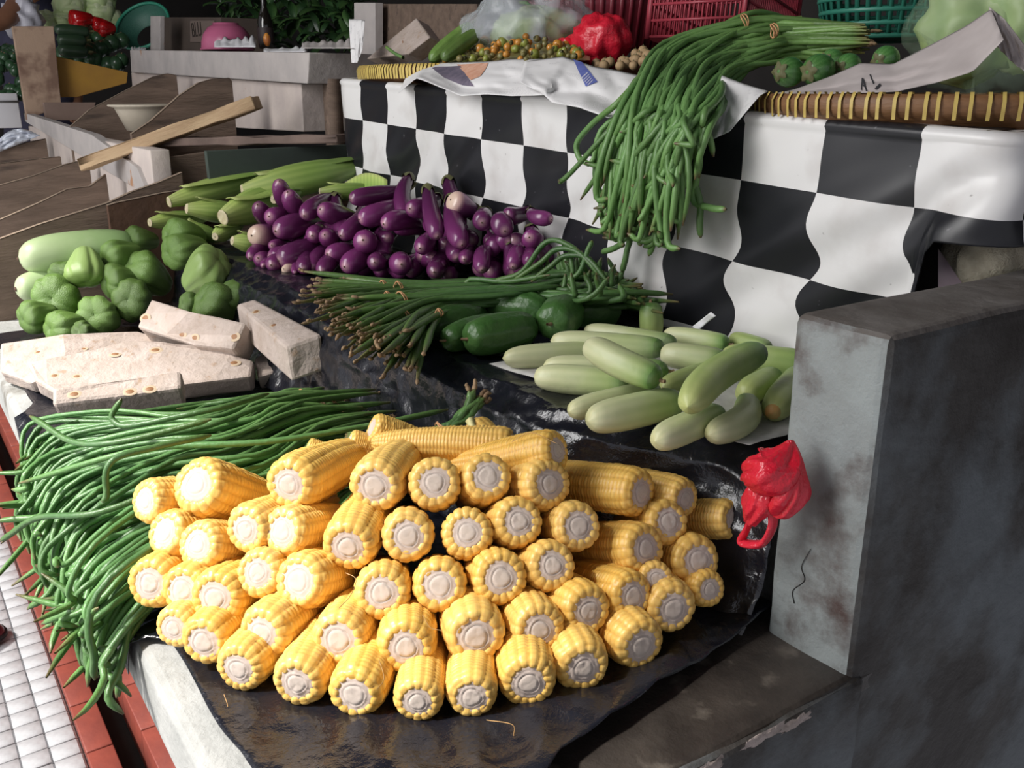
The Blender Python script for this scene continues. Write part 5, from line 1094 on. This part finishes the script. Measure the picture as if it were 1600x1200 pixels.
def board_y(name, Y, prof, zb, label, th=.018, m_=M_wood):
    # a divider board across the bay: prof = (x, z) along its top edge
    t = empty(name, (prof[0][0], Y, zb), label, 'board', 'wooden dividers in the next bay')
    P = [(x, 0, z) for x, z in prof] + [(prof[-1][0], 0, zb), (prof[0][0], 0, zb)]
    o = prism('panel', [Vector(p) - Vector((prof[0][0], 0, zb)) for p in P], (0, th, 0), m_, t, .0015)
    n = len(prof); V = []; Fc = []
    for (x, z_) in prof: V += [(x - prof[0][0], -.0012, z_ - zb + .0012), (x - prof[0][0], th + .0012, z_ - zb + .0012)]
    Fc = [(2 * i, 2 * i + 1, 2 * i + 3, 2 * i + 2) for i in range(n - 1)]
    obj('top_edge', mesh('top_edge', np.array(V), Fc, M_edge, smooth=False), t); return t
def prof_px(pts, Y): return [(on_y(x, y, Y).x, on_y(x, y, Y).z) for x, y in pts]
board_y('divider_board', 2.50, prof_px([(-30, 388), (0, 374), (60, 352), (120, 333), (168, 318), (207, 300), (250, 285), (285, 270)], 2.50), Z1 - .02, 'nearest dark wooden divider, behind the gourd')
board_y('divider_board', 2.46, prof_px([(168, 322), (180, 318), (255, 302), (300, 296)], 2.46), Z1, 'short brown divider board left of the green corn', m_=mat('red_brown_board', (0.12, 0.06, 0.035), (0.07, 0.035, 0.022), 8, .75, .3, 30))
board_y('divider_board', 2.88, prof_px([(-30, 358), (0, 344), (60, 318), (105, 296), (140, 292), (166, 273)], 2.88), Z1 - .02, 'second divider board from the chayotes, tallest with a crooked top')
board_y('divider_board', 3.22, prof_px([(-30, 302), (0, 290), (50, 276), (100, 258), (120, 253), (139, 252)], 3.22), Z1 - .02, 'third divider board from the chayotes')
board_y('divider_board', 3.72, prof_px([(-30, 262), (0, 256), (50, 250), (95, 245)], 3.72), Z1 - .02, 'fourth divider board, low and straight')
board_y('divider_board', 4.05, prof_px([(-30, 245), (0, 236), (45, 222), (72, 217)], 4.05), Z1 - .02, 'furthest low divider board with white film on it')
board_y('divider_board', 2.86, prof_px([(205, 210), (235, 190), (280, 150), (310, 130), (335, 123), (358, 122), (363, 128)], 2.86), Z2 - .02, 'rounded upright divider board in front of the cream bowl')
board_y('divider_board', 3.65, prof_px([(108, 200), (140, 172), (200, 140), (240, 120), (262, 115), (276, 118)], 3.65), Z2 - .02, 'rounded upright divider board behind the cream bowl')
# cream bay front with a grey rail
bay = empty('bay_front', (.62, 3.3, 0), 'cream painted front panel of the next bay with a grey rail', 'panel')
box('panel', 0.0, .05, -.72, 1.35, Z1, CAMZ - .15, M_cream, bay, .003); 
o = prism('rail', [(-.012, -.05, CAMZ - .135), (-.012, 1.35, CAMZ - .095), (-.012, 1.35, CAMZ - .13), (-.012, -.70, CAMZ - .27), (-.012, -.60, CAMZ - .2)], (.03, 0, 0), M_creamg, bay, .002)
# step fill in the bay
box('bay_floor', 0.04, 1.5, -.7, 1.35, Z1, Z2 - .03, M_wood, bay)
# cream chest on the upper level
ch = empty('cream_chest', (1.05, 3.4, 1.2), 'chipped cream wooden chest with overhanging lid band at the back left', 'chest')
P = [on_x(203, 78, 1.05), on_x(483, 82, 1.05), on_x(480, 131, 1.05), on_x(205, 113, 1.05)]; prism('lid_band', [p - ch.location for p in P], (.5, 0, 0), M_creamg, ch, .003)
P = [on_x(205, 113, 1.07), on_x(470, 131, 1.07), on_x(474, 206, 1.07), on_x(210, 190, 1.07)]; prism('body', [p - ch.location for p in P], (.5, 0, 0), M_cream, ch, .003)
# dark shelf between the chest and the cloth, posts and dark panel behind
sh = empty('dark_shelf', (1.35, 2.4, 1.2), 'dark wooden shelf frame between the cream chest and the cloth', 'shelf')
box('back_panel', .0, .03, -.25, .35, -.6, .26, M_wood, sh); box('board', -.15, .0, -.15, .2, .17, .19, M_wood, sh); box('post', -.24, -.20, .14, .18, -.3, .30, M_wood, sh)
def upright(x0, x1, y0, y1, X, name, m_, label, cat, th=.03):
    P = [on_x(x0, y0, X), on_x(x1, y0, X), on_x(x1, y1, X), on_x(x0, y1, X)]; c = (P[2] + P[3]) / 2
    o = prism(name, [p - c for p in P], (th, 0, 0), m_, bev=.002); o.location = c; return tag(o, label, cat)
upright(553, 586, 4, 104, 1.45, 'wooden_post', M_creamg, 'grey wooden post behind the left tray', 'post')
upright(586, 745, 6, 90, 1.50, 'backboard', M_wood, 'dark brown wooden panel behind the jackfruit wedge', 'panel')
upright(235, 250, 25, 80, 1.20, 'wooden_stake', M_creamg, 'narrow pale wooden stake in front of the green strainer', 'post', .02)
cb = upright(248, 345, 27, 80, 1.32, 'cardboard_box', mat('brown_cardboard', (0.10, 0.075, 0.06), (0.08, 0.06, 0.05), 8, .85), 'brown cardboard box with printed letters behind the pink bowl', 'box', .2)
cu_ = bpy.data.curves.new('lettering', 'FONT'); cu_.body = 'BLU'; cu_.size = .085; cu_.extrude = .0004
lt = bpy.data.objects.new('lettering', cu_); C.objects.link(lt); bpy.context.view_layer.update()
lme = bpy.data.meshes.new_from_object(lt.evaluated_get(bpy.context.evaluated_depsgraph_get())); C.objects.unlink(lt); bpy.data.objects.remove(lt)
lme.materials.append(mat('box_print', (0.035, 0.025, 0.02), rough=.9)); lo = obj('lettering', lme, cb)
pt_ = upright(297, 335, 32, 66, 1.316, 'label_patch', mat('box_label', (0.17, 0.13, 0.11), rough=.9), None, None, .002); pt_.parent = cb; pt_.location = pt_.location - cb.location
Q = on_x(300, 58, 1.3145); lo.matrix_basis = Matrix.Translation(Q - cb.location) @ Matrix(((0, 0, -1, 0), (-1, 0, 0, 0), (0, 1, 0, 0), (0, 0, 0, 1)))
# pink bowl upside down, white strips, bottle, mango
M_pink = mat('pink_plastic', (0.50, 0.13, 0.24), (0.44, 0.11, 0.21), 6, .25, spec=.6)
pb_ = empty('pink_bowl', on_x(356, 78, 1.22), 'upturned glossy pink plastic bowl on the cream chest', 'bowl'); R_ = 39 * depth(pb_.location) / F
v, f, uv = lathe([(1.0, 0), (1.02, .04), (.99, .3), (.90, .58), (.72, .82), (.55, .92), (.50, .93), (.50, 1.0), (.46, 1.0), (.46, .94), (0, .94)], 40); obj('bowl_shell', mesh('bowl_shell', v * R_, f, M_pink, uv), pb_)
v, f, uv = lathe([(1.0, -.02), (1.06, 0), (1.06, .05), (1.0, .06)], 40); obj('rim', mesh('rim', v * R_, f, M_pink, uv), pb_)
for k, (x0, x1, y, lab) in enumerate([(205, 228, 74, 'small white paper scrap on the left corner of the chest'), (335, 400, 70, 'crumpled grey newspaper around the pink bowl'), (412, 480, 77, 'bright white folded paper on the right end of the chest'), (472, 552, 72, 'grey plastic film bunched beside the chest')]):
    hgt = [6, 22, 9, 18][k]
    v, f, uv = grid(24, 8, lambda u, w_: on_x(x0 + (x1 - x0) * u, y - hgt * w_ * (.5 + .8 * abs(nz3(u * 6, k * 3.0))) + 4, 1.06 + .10 * w_ + .015 * crease(u * 4, w_ * 2, k)))
    o = obj('paper_piece', mesh('paper_piece', v, f, bpy.data.materials['scrap'] if k != 3 else M_creamg, uv)); md = o.modifiers.new('t', 'SOLIDIFY'); md.thickness = .001; tag(o, lab, 'paper')
P = on_x(417, 76, 1.30); bt = empty('bottle', P, 'dark glossy glass bottle standing behind the chest', 'bottle'); s_ = depth(P) / F
v, f, uv = lathe([(0, 0), (11, 0), (12, 3), (12, 38), (9, 48), (4.5, 60), (4.2, 84), (5, 85), (5, 90), (0, 90)], 24); obj('glass', mesh('glass', v * s_, f, mat('dark_glass', (0.01, 0.008, 0.006), rough=.06, spec=.8), uv), bt)
v, f, uv = lathe([(12.2, 8), (12.3, 8.2), (12.3, 30), (12.2, 30.2)], 24); obj('bottle_label', mesh('bottle_label', v * s_, f, mat('dark_label', (0.03, 0.02, 0.02), rough=.6), uv), bt)
o = lump('orange_fruit', on_x(417, 62, 1.20), .012, .022, mat('mango', (0.60, 0.28, 0.04), (0.5, 0.15, 0.04), 20, .4), 2.0, None, .04); tag(o, 'small orange fruit leaning at the bottle foot', 'fruit')
# green strainer
gs = empty('strainer', on_x(222, 40, 1.25), 'green plastic mesh strainer leaning against the cardboard box', 'strainer'); s_ = depth(gs.location) / F; gs.rotation_euler = (math.radians(52), math.radians(-10), math.radians(-38))
v, f, uv = lathe([(44 + 2.4 * math.cos(a_), 2.4 * math.sin(a_)) for a_ in np.linspace(0, 2 * PI, 9)], 48); M_gs = mat('green_strainer', (0.05, 0.33, 0.22), (0.04, 0.28, 0.18), 10, .35); obj('rim', mesh('rim', v * s_, f, M_gs, uv), gs)
v, f, uv = lathe([(44, 0), (41, -8), (34, -17), (22, -24), (0, -27), (0, -28), (22, -25), (35, -18), (42, -8)], 48); obj('bowl', mesh('bowl', v * s_, f, mat('strainer_mesh', (0.03, 0.12, 0.09), (0.07, 0.22, 0.16), 400, .5), uv), gs)
# planks
def plank(a_, b__, w_, th, label, m_=M_pale, ragged=True):
    A, B = Vector(a_), Vector(b__); D = B - A; n = D.length
    V, Fc = box_v(0, n, -w_ / 2, w_ / 2, -th / 2, th / 2); me = mesh('plank', V, Fc, m_, smooth=False); bevel(me, .002, 1)
    rough_up(me, .006, 18, 8, n); o = obj('plank', me); put(o, A, D); return tag(o, label, 'plank', 'loose planks')
o = plank(at_d(132, 256, 2.62), at_d(402, 160, 2.55), .075, .035, 'long pale splintered plank lying across the bays')
gv = plank(at_d(205, 228, 2.66), at_d(380, 170, 2.6), .03, .02, 'thin splinter plank lying on the long pale plank')
plank(at_d(266, 222, 2.62), at_d(536, 216, 2.40), .06, .022, 'weathered grey plank next to the chequered cloth', mat('grey_plank', (0.20, 0.14, 0.115), (0.13, 0.09, 0.075), 10, .8, .3, 30))
P = [on_y(322, 236, 2.40), on_y(545, 226, 2.40), on_y(560, 300, 2.40), on_y(330, 300, 2.40)]; c = (P[2] + P[3]) / 2; o = prism('green_board', [p - c for p in P], (0, .02, 0), M_grn, bev=.002); o.location = c; tag(o, 'dark green painted board behind the green corn cobs', 'board')
P = [on_y(262, 246, 2.62), on_y(335, 236, 2.62), on_y(335, 300, 2.62), on_y(262, 300, 2.62)]; c = (P[2] + P[3]) / 2; o = prism('brown_board', [p - c for p in P], (0, .02, 0), M_wood, bev=.002); o.location = c; tag(o, 'brown board with pale chipped paint under the splintered plank', 'board')
# cream bowl
bw = empty('cream_bowl', on_y(232, 205, 3.25), 'cream enamel bowl between the two rounded dividers', 'bowl'); R_ = 54 * depth(bw.location) / F
v, f, uv = lathe([(0, 0), (.5, 0), (.58, .03), (.82, .58), (.86, .66), (1.0, .70), (1.0, .74), (.88, .72), (.78, .6), (.5, .08), (0, .06)], 40); obj('bowl_shell', mesh('bowl_shell', v * R_, f, mat('cream_enamel', (0.56, 0.50, 0.40), (0.5, 0.44, 0.35), 8, .4), uv), bw)
v, f, uv = lathe([(1.0, .69), (1.03, .72), (1.0, .75), (.97, .73)], 40); obj('rim', mesh('rim', v * R_, f, bpy.data.materials['cream_enamel'], uv), bw)
# plywood upright with yellow board
P = [on_y(19, 41, 4.55), on_y(84, 41, 4.55), on_y(96, 165, 4.55), on_y(42, 188, 4.55)]; c = (P[2] + P[3]) / 2
o = prism('plywood_board', [p - c for p in P], (0, .03, 0), mat('stained_plywood', (0.40, 0.28, 0.20), (0.20, 0.12, 0.085), 5, .75, .2, 30, lo=.45, hi=.55), bev=.003); o.location = c; tag(o, 'upright stained plywood board at the far left', 'board')
P = [on_y(88, 88, 4.62), on_y(200, 113, 4.62), on_y(198, 130, 4.62), on_y(120, 152, 4.62), on_y(90, 152, 4.62)]; c = (P[2] + P[3]) / 2
o = prism('yellow_board', [p - c for p in P], (0, .03, 0), mat('worn_yellow_paint', (0.42, 0.23, 0.03), (0.30, 0.15, 0.03), 5, .6, c3=(0.12, 0.07, 0.03), s3=7, lo3=.6, hi3=.7), bev=.003); o.location = c; tag(o, 'worn yellow painted board beside the plywood upright', 'board')
P = [on_y(68, 160, 4.5), on_y(150, 160, 4.5), on_y(140, 188, 4.5), on_y(72, 188, 4.5)]; c = (P[2] + P[3]) / 2; o = prism('cardboard_sheet', [p - c for p in P], (0, .03, 0), mat('pink_brown_card', (0.27, 0.19, 0.155), (0.22, 0.15, 0.12), 8, .8), bev=.002); o.location = c; tag(o, 'pinkish brown cardboard strip under the yellow board', 'cardboard')
# heaps of produce of the far stalls
M_lime = mat('dark_green_fruit', (0.025, 0.07, 0.03), (0.04, 0.10, 0.045), 30, .3, coat=.3)
v, f, uv = lathe([(math.sin(t), -math.cos(t) * 1.1) for t in np.linspace(0, PI, 12)], 16); lm_ = mesh('green_fruit', v, f, M_lime, uv); nb_, nf, nu = lathe([(.12, 1.05), (.08, 1.16), (0, 1.17)], 8); nm_ = mesh('stalk_button', nb_, nf, M_stub, nu)
for k in range(42):
    x = rt.uniform(-4, 44); y = rt.uniform(76, 152); P = on_y(x, y, 5.0 - (y - 76) * .004 + rt.uniform(-.03, .03)); R_ = rt.uniform(7, 9.5) * depth(P) / F
    o = obj('green_fruit', lm_); o.matrix_basis = Matrix.Translation(P) @ Matrix.Rotation(rt.uniform(-1, 1), 4, 'X') @ Matrix.Diagonal((R_, R_, R_, 1)); obj('stalk_button', nm_, o); tag(o, 'small dark green round fruit in the heap left of the plywood board', 'fruit', 'green fruit heap at the far left')
for k in range(46):
    x = rt.uniform(95, 192); y = rt.uniform(50 + 10 * (x - 95) / 97, 88 + 22 * (x - 95) / 97); P = on_y(x, y, 5.1 - (y - 50) * .005 + rt.uniform(-.03, .03)); R_ = rt.uniform(9, 13) * depth(P) / F
    o = obj('dark_fruit', lm_); o.matrix_basis = Matrix.Translation(P) @ Matrix.Rotation(rt.uniform(-1, 1), 4, 'X') @ Matrix.Diagonal((R_, R_, R_, 1)); obj('stalk_button', nm_, o); tag(o, 'dark green fruit in the shaded heap behind the yellow board', 'fruit', 'shaded fruit heap behind the yellow board')
M_dgrn = mat('dark_skin', (0.02, 0.045, 0.025), (0.03, 0.06, 0.03), 20, .35)
for k, (x0, y0, x1, y1, r, lab) in enumerate([(84, 46, 140, 50, 8, 'dark green long cucumber on top of the shaded heap'), (88, 62, 135, 64, 9, 'dark green long cucumber below the top one'), (90, 78, 138, 82, 9, 'dark green long cucumber just above the yellow board')]):
    A = on_y(x0, y0, 4.8); B = on_y(x1, y1, 4.8); n = (B - A).length; R_ = r * 4.6 / F
    o = obj('long_cucumber', veg_mesh('long_cucumber', n, [(p, q_ * R_) for p, q_ in cp], M_dgrn, 20, 16)); put(o, A, B - A); v, f, uv = tube([(n - .01, 0, 0), (n + .02, 0, .005)], [.008, .005], 6); obj('stem', mesh('stem', v, f, M_calyx, uv), o); tag(o, lab, 'cucumber')
M_pep = mat('red_pepper', (0.50, 0.008, 0.010), (0.40, 0.006, 0.008), 10, .18, spec=.7, coat=.5)
for k, (x, y, r, lab) in enumerate([(122, 32, 18, 'big glossy red pepper standing above the shaded heap'), (152, 38, 12, 'small red pepper behind the big one'), (162, 46, 14, 'red pepper lying at the right of the red group')]):
    P = on_y(x, y, 5.0); R_ = r * depth(P) / F; o = obj('red_pepper', chay[k].copy()); o.data.materials[0] = M_pep; put(o, P + Vector((-R_ * .6, 0, 0)), (1, .2, .1), k * 1.0, R_ * .95)
    v, f, uv = tube([(1.7, 0, 0), (1.95, .05, .1)], [.12, .09], 7); obj('stem', mesh('stem', v, f, M_calyx, uv), o); tag(o, lab, 'pepper', 'red peppers far left')
M_cab = veg('pale_cabbage', [(0, (0.45, 0.58, 0.25)), (0.5, (0.56, 0.66, 0.36)), (1, (0.70, 0.74, 0.55))], .5, 20, .4, tint=(.75, .8, .6), stripes=7, vary=.1, warp=.2)
for k, (x, y, r, lab) in enumerate([(72, 33, 16, 'small bright green cabbage left of the red peppers'), (100, 30, 18, 'light green cabbage half behind the big red pepper'), (110, 8, 24, 'pale cabbage at the top behind the peppers'), (155, 20, 24, 'pale green cabbage right of the big red pepper'), (175, 32, 18, 'green cabbage next to the strainer'), (155, -2, 24, 'whitish cabbage at the top edge above the strainer')]):
    P = on_y(x, y, 5.25); R_ = r * depth(P) / F; o = lump('cabbage', P, R_, R_ * .95, M_cab, k * 2.3, None, .16); tag(o, lab, 'cabbage', 'cabbages on the far stall')
    v, f, uv = grid(10, 10, lambda u, w_: (R_ * 1.04 * math.sin(.4 + 2.0 * u) * math.cos(3.6 + 1.8 * w_), R_ * 1.04 * math.sin(.4 + 2.0 * u) * math.sin(3.6 + 1.8 * w_), R_ * 1.04 * math.cos(.4 + 2.0 * u) * .95 + .02 * R_ * math.sin(w_ * 20))); obj('outer_leaf', mesh('outer_leaf', v, f, M_cab, uv), o)
# white crate, film bag and arm at the far left
wc = empty('white_crate', on_y(14, 200, 4.6), 'white box at the left edge below the green fruit', 'box'); s_ = depth(wc.location) / F
box('box_body', -30 * s_, 19 * s_, 0, .3, 0, 52 * s_, mat('white_box', (0.55, 0.55, 0.58), rough=.6), wc, .004); box('box_rim', -31 * s_, 20 * s_, -.006, .306, 38 * s_, 41 * s_, mat('dark_band', (0.1, 0.1, 0.1), rough=.6), wc)
wf = sheet('white_film', 20, 14, lambda u, v_: on_y(-8 + 70 * u, 240 - 28 * u - 26 * v_ * math.sin(PI * min(1, .2 + u * .8)), 4.0 + .05 * v_ + .03 * crease(u * 3, v_ * 3, 2)), mat('bluish_white_film', (0.62, 0.66, 0.75), rough=.2, spec=.7), 'shiny bluish white plastic film draped on the furthest low divider', 'plastic film')
wb_ = empty('white_bag', on_y(38, 26, 5.0), 'white carrier bag hanging from the arm at the top left', 'plastic bag'); s_ = depth(wb_.location) / F
lump('bag_body', Vector((-.01, 0, -.01)), 34 * s_ * .8, 30 * s_, mat('white_film_bag', (0.55, 0.55, 0.62), rough=.35), 2.0, wb_, .28)
for k in (-1, 1):
    v, f, uv = tube(catmull([(k * 8 * s_, 0, 12 * s_), (k * 13 * s_, 0, 30 * s_), (k * 10 * s_, 0, 52 * s_)], 10), [8 * s_, 7 * s_, 6 * s_, 5 * s_, 5 * s_, 5 * s_, 5 * s_, 5 * s_, 5 * s_, 5 * s_], 10, rf=lambda th, q_: np.where(np.abs(np.sin(th)) > .6, .4, 1)); obj('handle', mesh('handle', v, f, bpy.data.materials['white_film_bag'], uv), wb_)
# shopper's arm with hand, body beyond the frame
M_skin = mat('skin', (0.30, 0.145, 0.085), (0.26, 0.12, 0.07), 20, .5)
# the arm is bent: upper arm comes down from the shoulder, forearm runs off to the left; the body stands behind the far stall
s_ = 4.7 / F
J = {'hip': on_y(62, 260, 5.75), 'waist': on_y(62, 190, 5.72), 'chest': on_y(60, 20, 5.65), 'neck': on_y(60, -95, 5.65), 'head': on_y(58, -150, 5.60), 'crown': on_y(58, -200, 5.62),
     'sh_l': on_y(22, -62, 5.45), 'elbow': on_y(27, 10, 5.0), 'fore': on_y(10, 30, 4.92), 'wrist': on_y(-34, 46, 4.85), 'sh_r': on_y(112, -62, 5.75), 'elbow_r': on_y(135, 60, 5.8), 'wrist_r': on_y(120, 150, 5.65)}
for sd in (-1, 1): J[f'hp{sd}'] = J['hip'] + Vector((.08 * sd, 0, -.08)); J[f'kn{sd}'] = J['hip'] + Vector((.09 * sd, .02, -.48)); J[f'an{sd}'] = J['hip'] + Vector((.09 * sd, .05, -.88)); J[f'to{sd}'] = J['hip'] + Vector((.10 * sd, -.12, -.93))
rad = {'hip': .13, 'waist': .11, 'chest': .14, 'neck': .055, 'head': .095, 'crown': .06, 'sh_l': .06, 'elbow': .047, 'fore': .045, 'wrist': .03, 'sh_r': .06, 'elbow_r': .045, 'wrist_r': .03}
E_ = [('hip', 'waist'), ('waist', 'chest'), ('chest', 'neck'), ('neck', 'head'), ('head', 'crown'), ('chest', 'sh_l'), ('sh_l', 'elbow'), ('elbow', 'fore'), ('fore', 'wrist'), ('chest', 'sh_r'), ('sh_r', 'elbow_r'), ('elbow_r', 'wrist_r')]
for sd in (-1, 1):
    for n_, r_ in (('hp', .085), ('kn', .055), ('an', .04), ('to', .03)): rad[f'{n_}{sd}'] = r_
    E_ += [('hip', f'hp{sd}'), (f'hp{sd}', f'kn{sd}'), (f'kn{sd}', f'an{sd}'), (f'an{sd}', f'to{sd}')]
W = {'l': J['wrist'], 'r': J['wrist_r']}; dirs = {'l': (J['wrist'] - J['fore']).normalized(), 'r': (J['wrist_r'] - J['elbow_r']).normalized()}
for h_ in 'lr':
    d_ = dirs[h_]; sx = d_.cross(Vector((0, 1, .2))).normalized(); J[f'palm_{h_}'] = W[h_] + d_ * .05; rad[f'palm_{h_}'] = .03; E_.append((('wrist' if h_ == 'l' else 'wrist_r'), f'palm_{h_}'))
    for q_ in range(5):
        o_ = (q_ - 2) * .016; l_ = [.05, .065, .072, .066, .052][q_]; a0 = W[h_] + d_ * (.075 if q_ else .03) + sx * (o_ if q_ else -.042); J[f'f{h_}{q_}a'] = a0; J[f'f{h_}{q_}b'] = a0 + d_ * l_ * .55 + Vector((0, -.01, -.008)); J[f'f{h_}{q_}c'] = a0 + d_ * l_ * .85 + Vector((0, -.02, -.03))
        for x_ in 'abc': rad[f'f{h_}{q_}{x_}'] = .0095
        E_ += [(f'palm_{h_}', f'f{h_}{q_}a'), (f'f{h_}{q_}a', f'f{h_}{q_}b'), (f'f{h_}{q_}b', f'f{h_}{q_}c')]
pe = empty('person', J['hip'] + Vector((0, 0, -.93)), 'person in a dark shirt behind the far stall, bare arm bent', 'person')
names = list(J); me = bpy.data.meshes.new('body'); me.from_pydata([tuple(J[n_] - pe.location) for n_ in names], [(names.index(a_), names.index(b_)) for a_, b_ in E_], [])
bo = obj('body', me, pe); md = bo.modifiers.new('skin', 'SKIN'); md.use_smooth_shade = True; sv = me.skin_vertices[0].data
for i, n_ in enumerate(names): sv[i].radius = (rad[n_], rad[n_]); sv[i].use_root = (n_ == 'hip')
md = bo.modifiers.new('sub', 'SUBSURF'); md.levels = 1; md.render_levels = 2
me.materials.append(M_skin)
M_shirt = mat('dark_blue_shirt', (0.025, 0.025, 0.05), (0.035, 0.035, 0.07), 9, .85, .3, 30); M_trs = mat('dark_trousers', (0.02, 0.02, 0.022), rough=.85)
def garment(name, pts, rr, m_, sy=1.0):
    v, f, uv = tube(catmull([p - pe.location for p in pts], 26), np.interp(np.linspace(0, 1, 26), np.linspace(0, 1, len(rr)), rr), 24, rf=lambda th, q_: 1 + .03 * np.sin(th * 4 + q_ * 17)); return obj(name, mesh(name, v, f, m_, uv), pe)
garment('shirt', [J['hip'] + Vector((0, 0, .02)), J['waist'], J['chest'], J['neck'] + Vector((0, 0, -.05))], [.175, .165, .19, .09], M_shirt)
for a_, b_ in (('sh_l', 'elbow'), ('sh_r', 'elbow_r')): garment('sleeve', [J['chest'] * .45 + J[a_] * .55, J[a_], J[a_] * .55 + J[b_] * .45], [.11, .095, .085], M_shirt)
for sd in (-1, 1): garment('trouser_leg', [J['hip'] + Vector((.05 * sd, 0, .03)), J[f'hp{sd}'], J[f'kn{sd}'], J[f'an{sd}']], [.12, .115, .08, .07], M_trs)
v, f, uv = lathe([(.098, -.02), (.108, .02), (.10, .07), (.07, .11), (0, .125)], 24); hr = obj('hair', mesh('hair', v, f, mat('black_hair', (0.01, 0.008, 0.008), rough=.5), uv), pe); hr.location = J['head'] + Vector((0, .01, .03)) - pe.location
pl_ = empty('stall_platform', (pe.location.x, 5.8, 0), 'raised platform of the far stall under the seller', 'platform'); box('deck', -.9, .9, -.35, 1.2, pe.location.z - .09, pe.location.z - .05, M_wood, pl_, .004); box('riser', -.9, .9, -.33, -.30, 0, pe.location.z - .09, M_wood, pl_)
# passer-by's shoe at the left edge
so = empty('shoe', on_z(-14, 995, 0.0), 'dark shoe toe on the tiles at the left edge', 'shoe'); so.location = on_z(-18, 1002, 0.0)
def shoe_f(u, v_):
    t = u; a_ = (v_ - .5) * PI; wdt = .045 * math.sin(PI * min(1, .08 + .5 * (1 - t) + .35)) * (1 if t < .85 else math.sqrt(max(0, 1 - ((t - .85) / .15) ** 2)) * .999 + .001)
    hh = (.075 * (1 - t) ** .8 + .040) * (1 if t < .82 else math.sqrt(max(0, 1 - ((t - .82) / .18) ** 2)) * .999 + .001)
    e_ = 1 if t > .14 else math.sqrt(max(0, 1 - ((.14 - t) / .14) ** 2)) * .999 + .001
    return (t * .26 - .215, math.sin(a_) * wdt * e_, .012 + math.cos(a_) * hh * (e_ if t < .05 else 1))
v, f, uv = grid(30, 20, shoe_f); obj('upper', mesh('upper', v, f, mat('maroon_black_leather', (0.035, 0.008, 0.014), (0.10, 0.008, 0.02), 14, .3), uv), so)
v, f, uv = grid(30, 5, lambda u, v_: (u * .27 - .22, (v_ - .5) * 2 * .048 * (1 if u < .82 else math.sqrt(max(0.001, 1 - ((u - .82) / .18) ** 2))), .012)); 
sole = obj('sole', mesh('sole', v, f, mat('dark_rubber', (0.015, 0.012, 0.012), rough=.7), uv), so); md = sole.modifiers.new('t', 'SOLIDIFY'); md.thickness = .012
so.rotation_euler.z = math.radians(35)
# dark leafy greens of the stall behind
M_dl = veg('dark_leaf', [(0, (0.015, 0.045, 0.015)), (.5, (0.025, 0.07, 0.02)), (1, (0.05, 0.11, 0.03))], .4, 30, .4, tint=(.06, .13, .04), vary=.4)
v, f, uv = grid(7, 5, lambda u, w_: (u, (w_ - .5) * .5 * math.sin(PI * (.08 + .88 * u)), .15 * math.sin(u * 3) - .1 * (2 * w_ - 1) ** 2)); lfm = mesh('leaf', v, f, M_dl, uv)
lg = empty('leafy_greens', (1.9, 3.4, 1.35), 'dark mass of leafy greens on the stall behind the chest', 'greens')
for k in range(280):
    x = rt.uniform(345, 560); y = rt.uniform(-15, 70); P = on_x(x, y, 1.75 + rt.uniform(-.1, .15)); o = obj('leaf', lfm, lg)
    o.matrix_basis = Matrix.Translation(P - lg.location) @ Matrix.Rotation(rt.uniform(0, 6.3), 4, 'Z') @ Matrix.Rotation(rt.uniform(-1.2, .6), 4, 'Y') @ Matrix.Diagonal((*(rt.uniform(.06, .13),) * 3, 1))
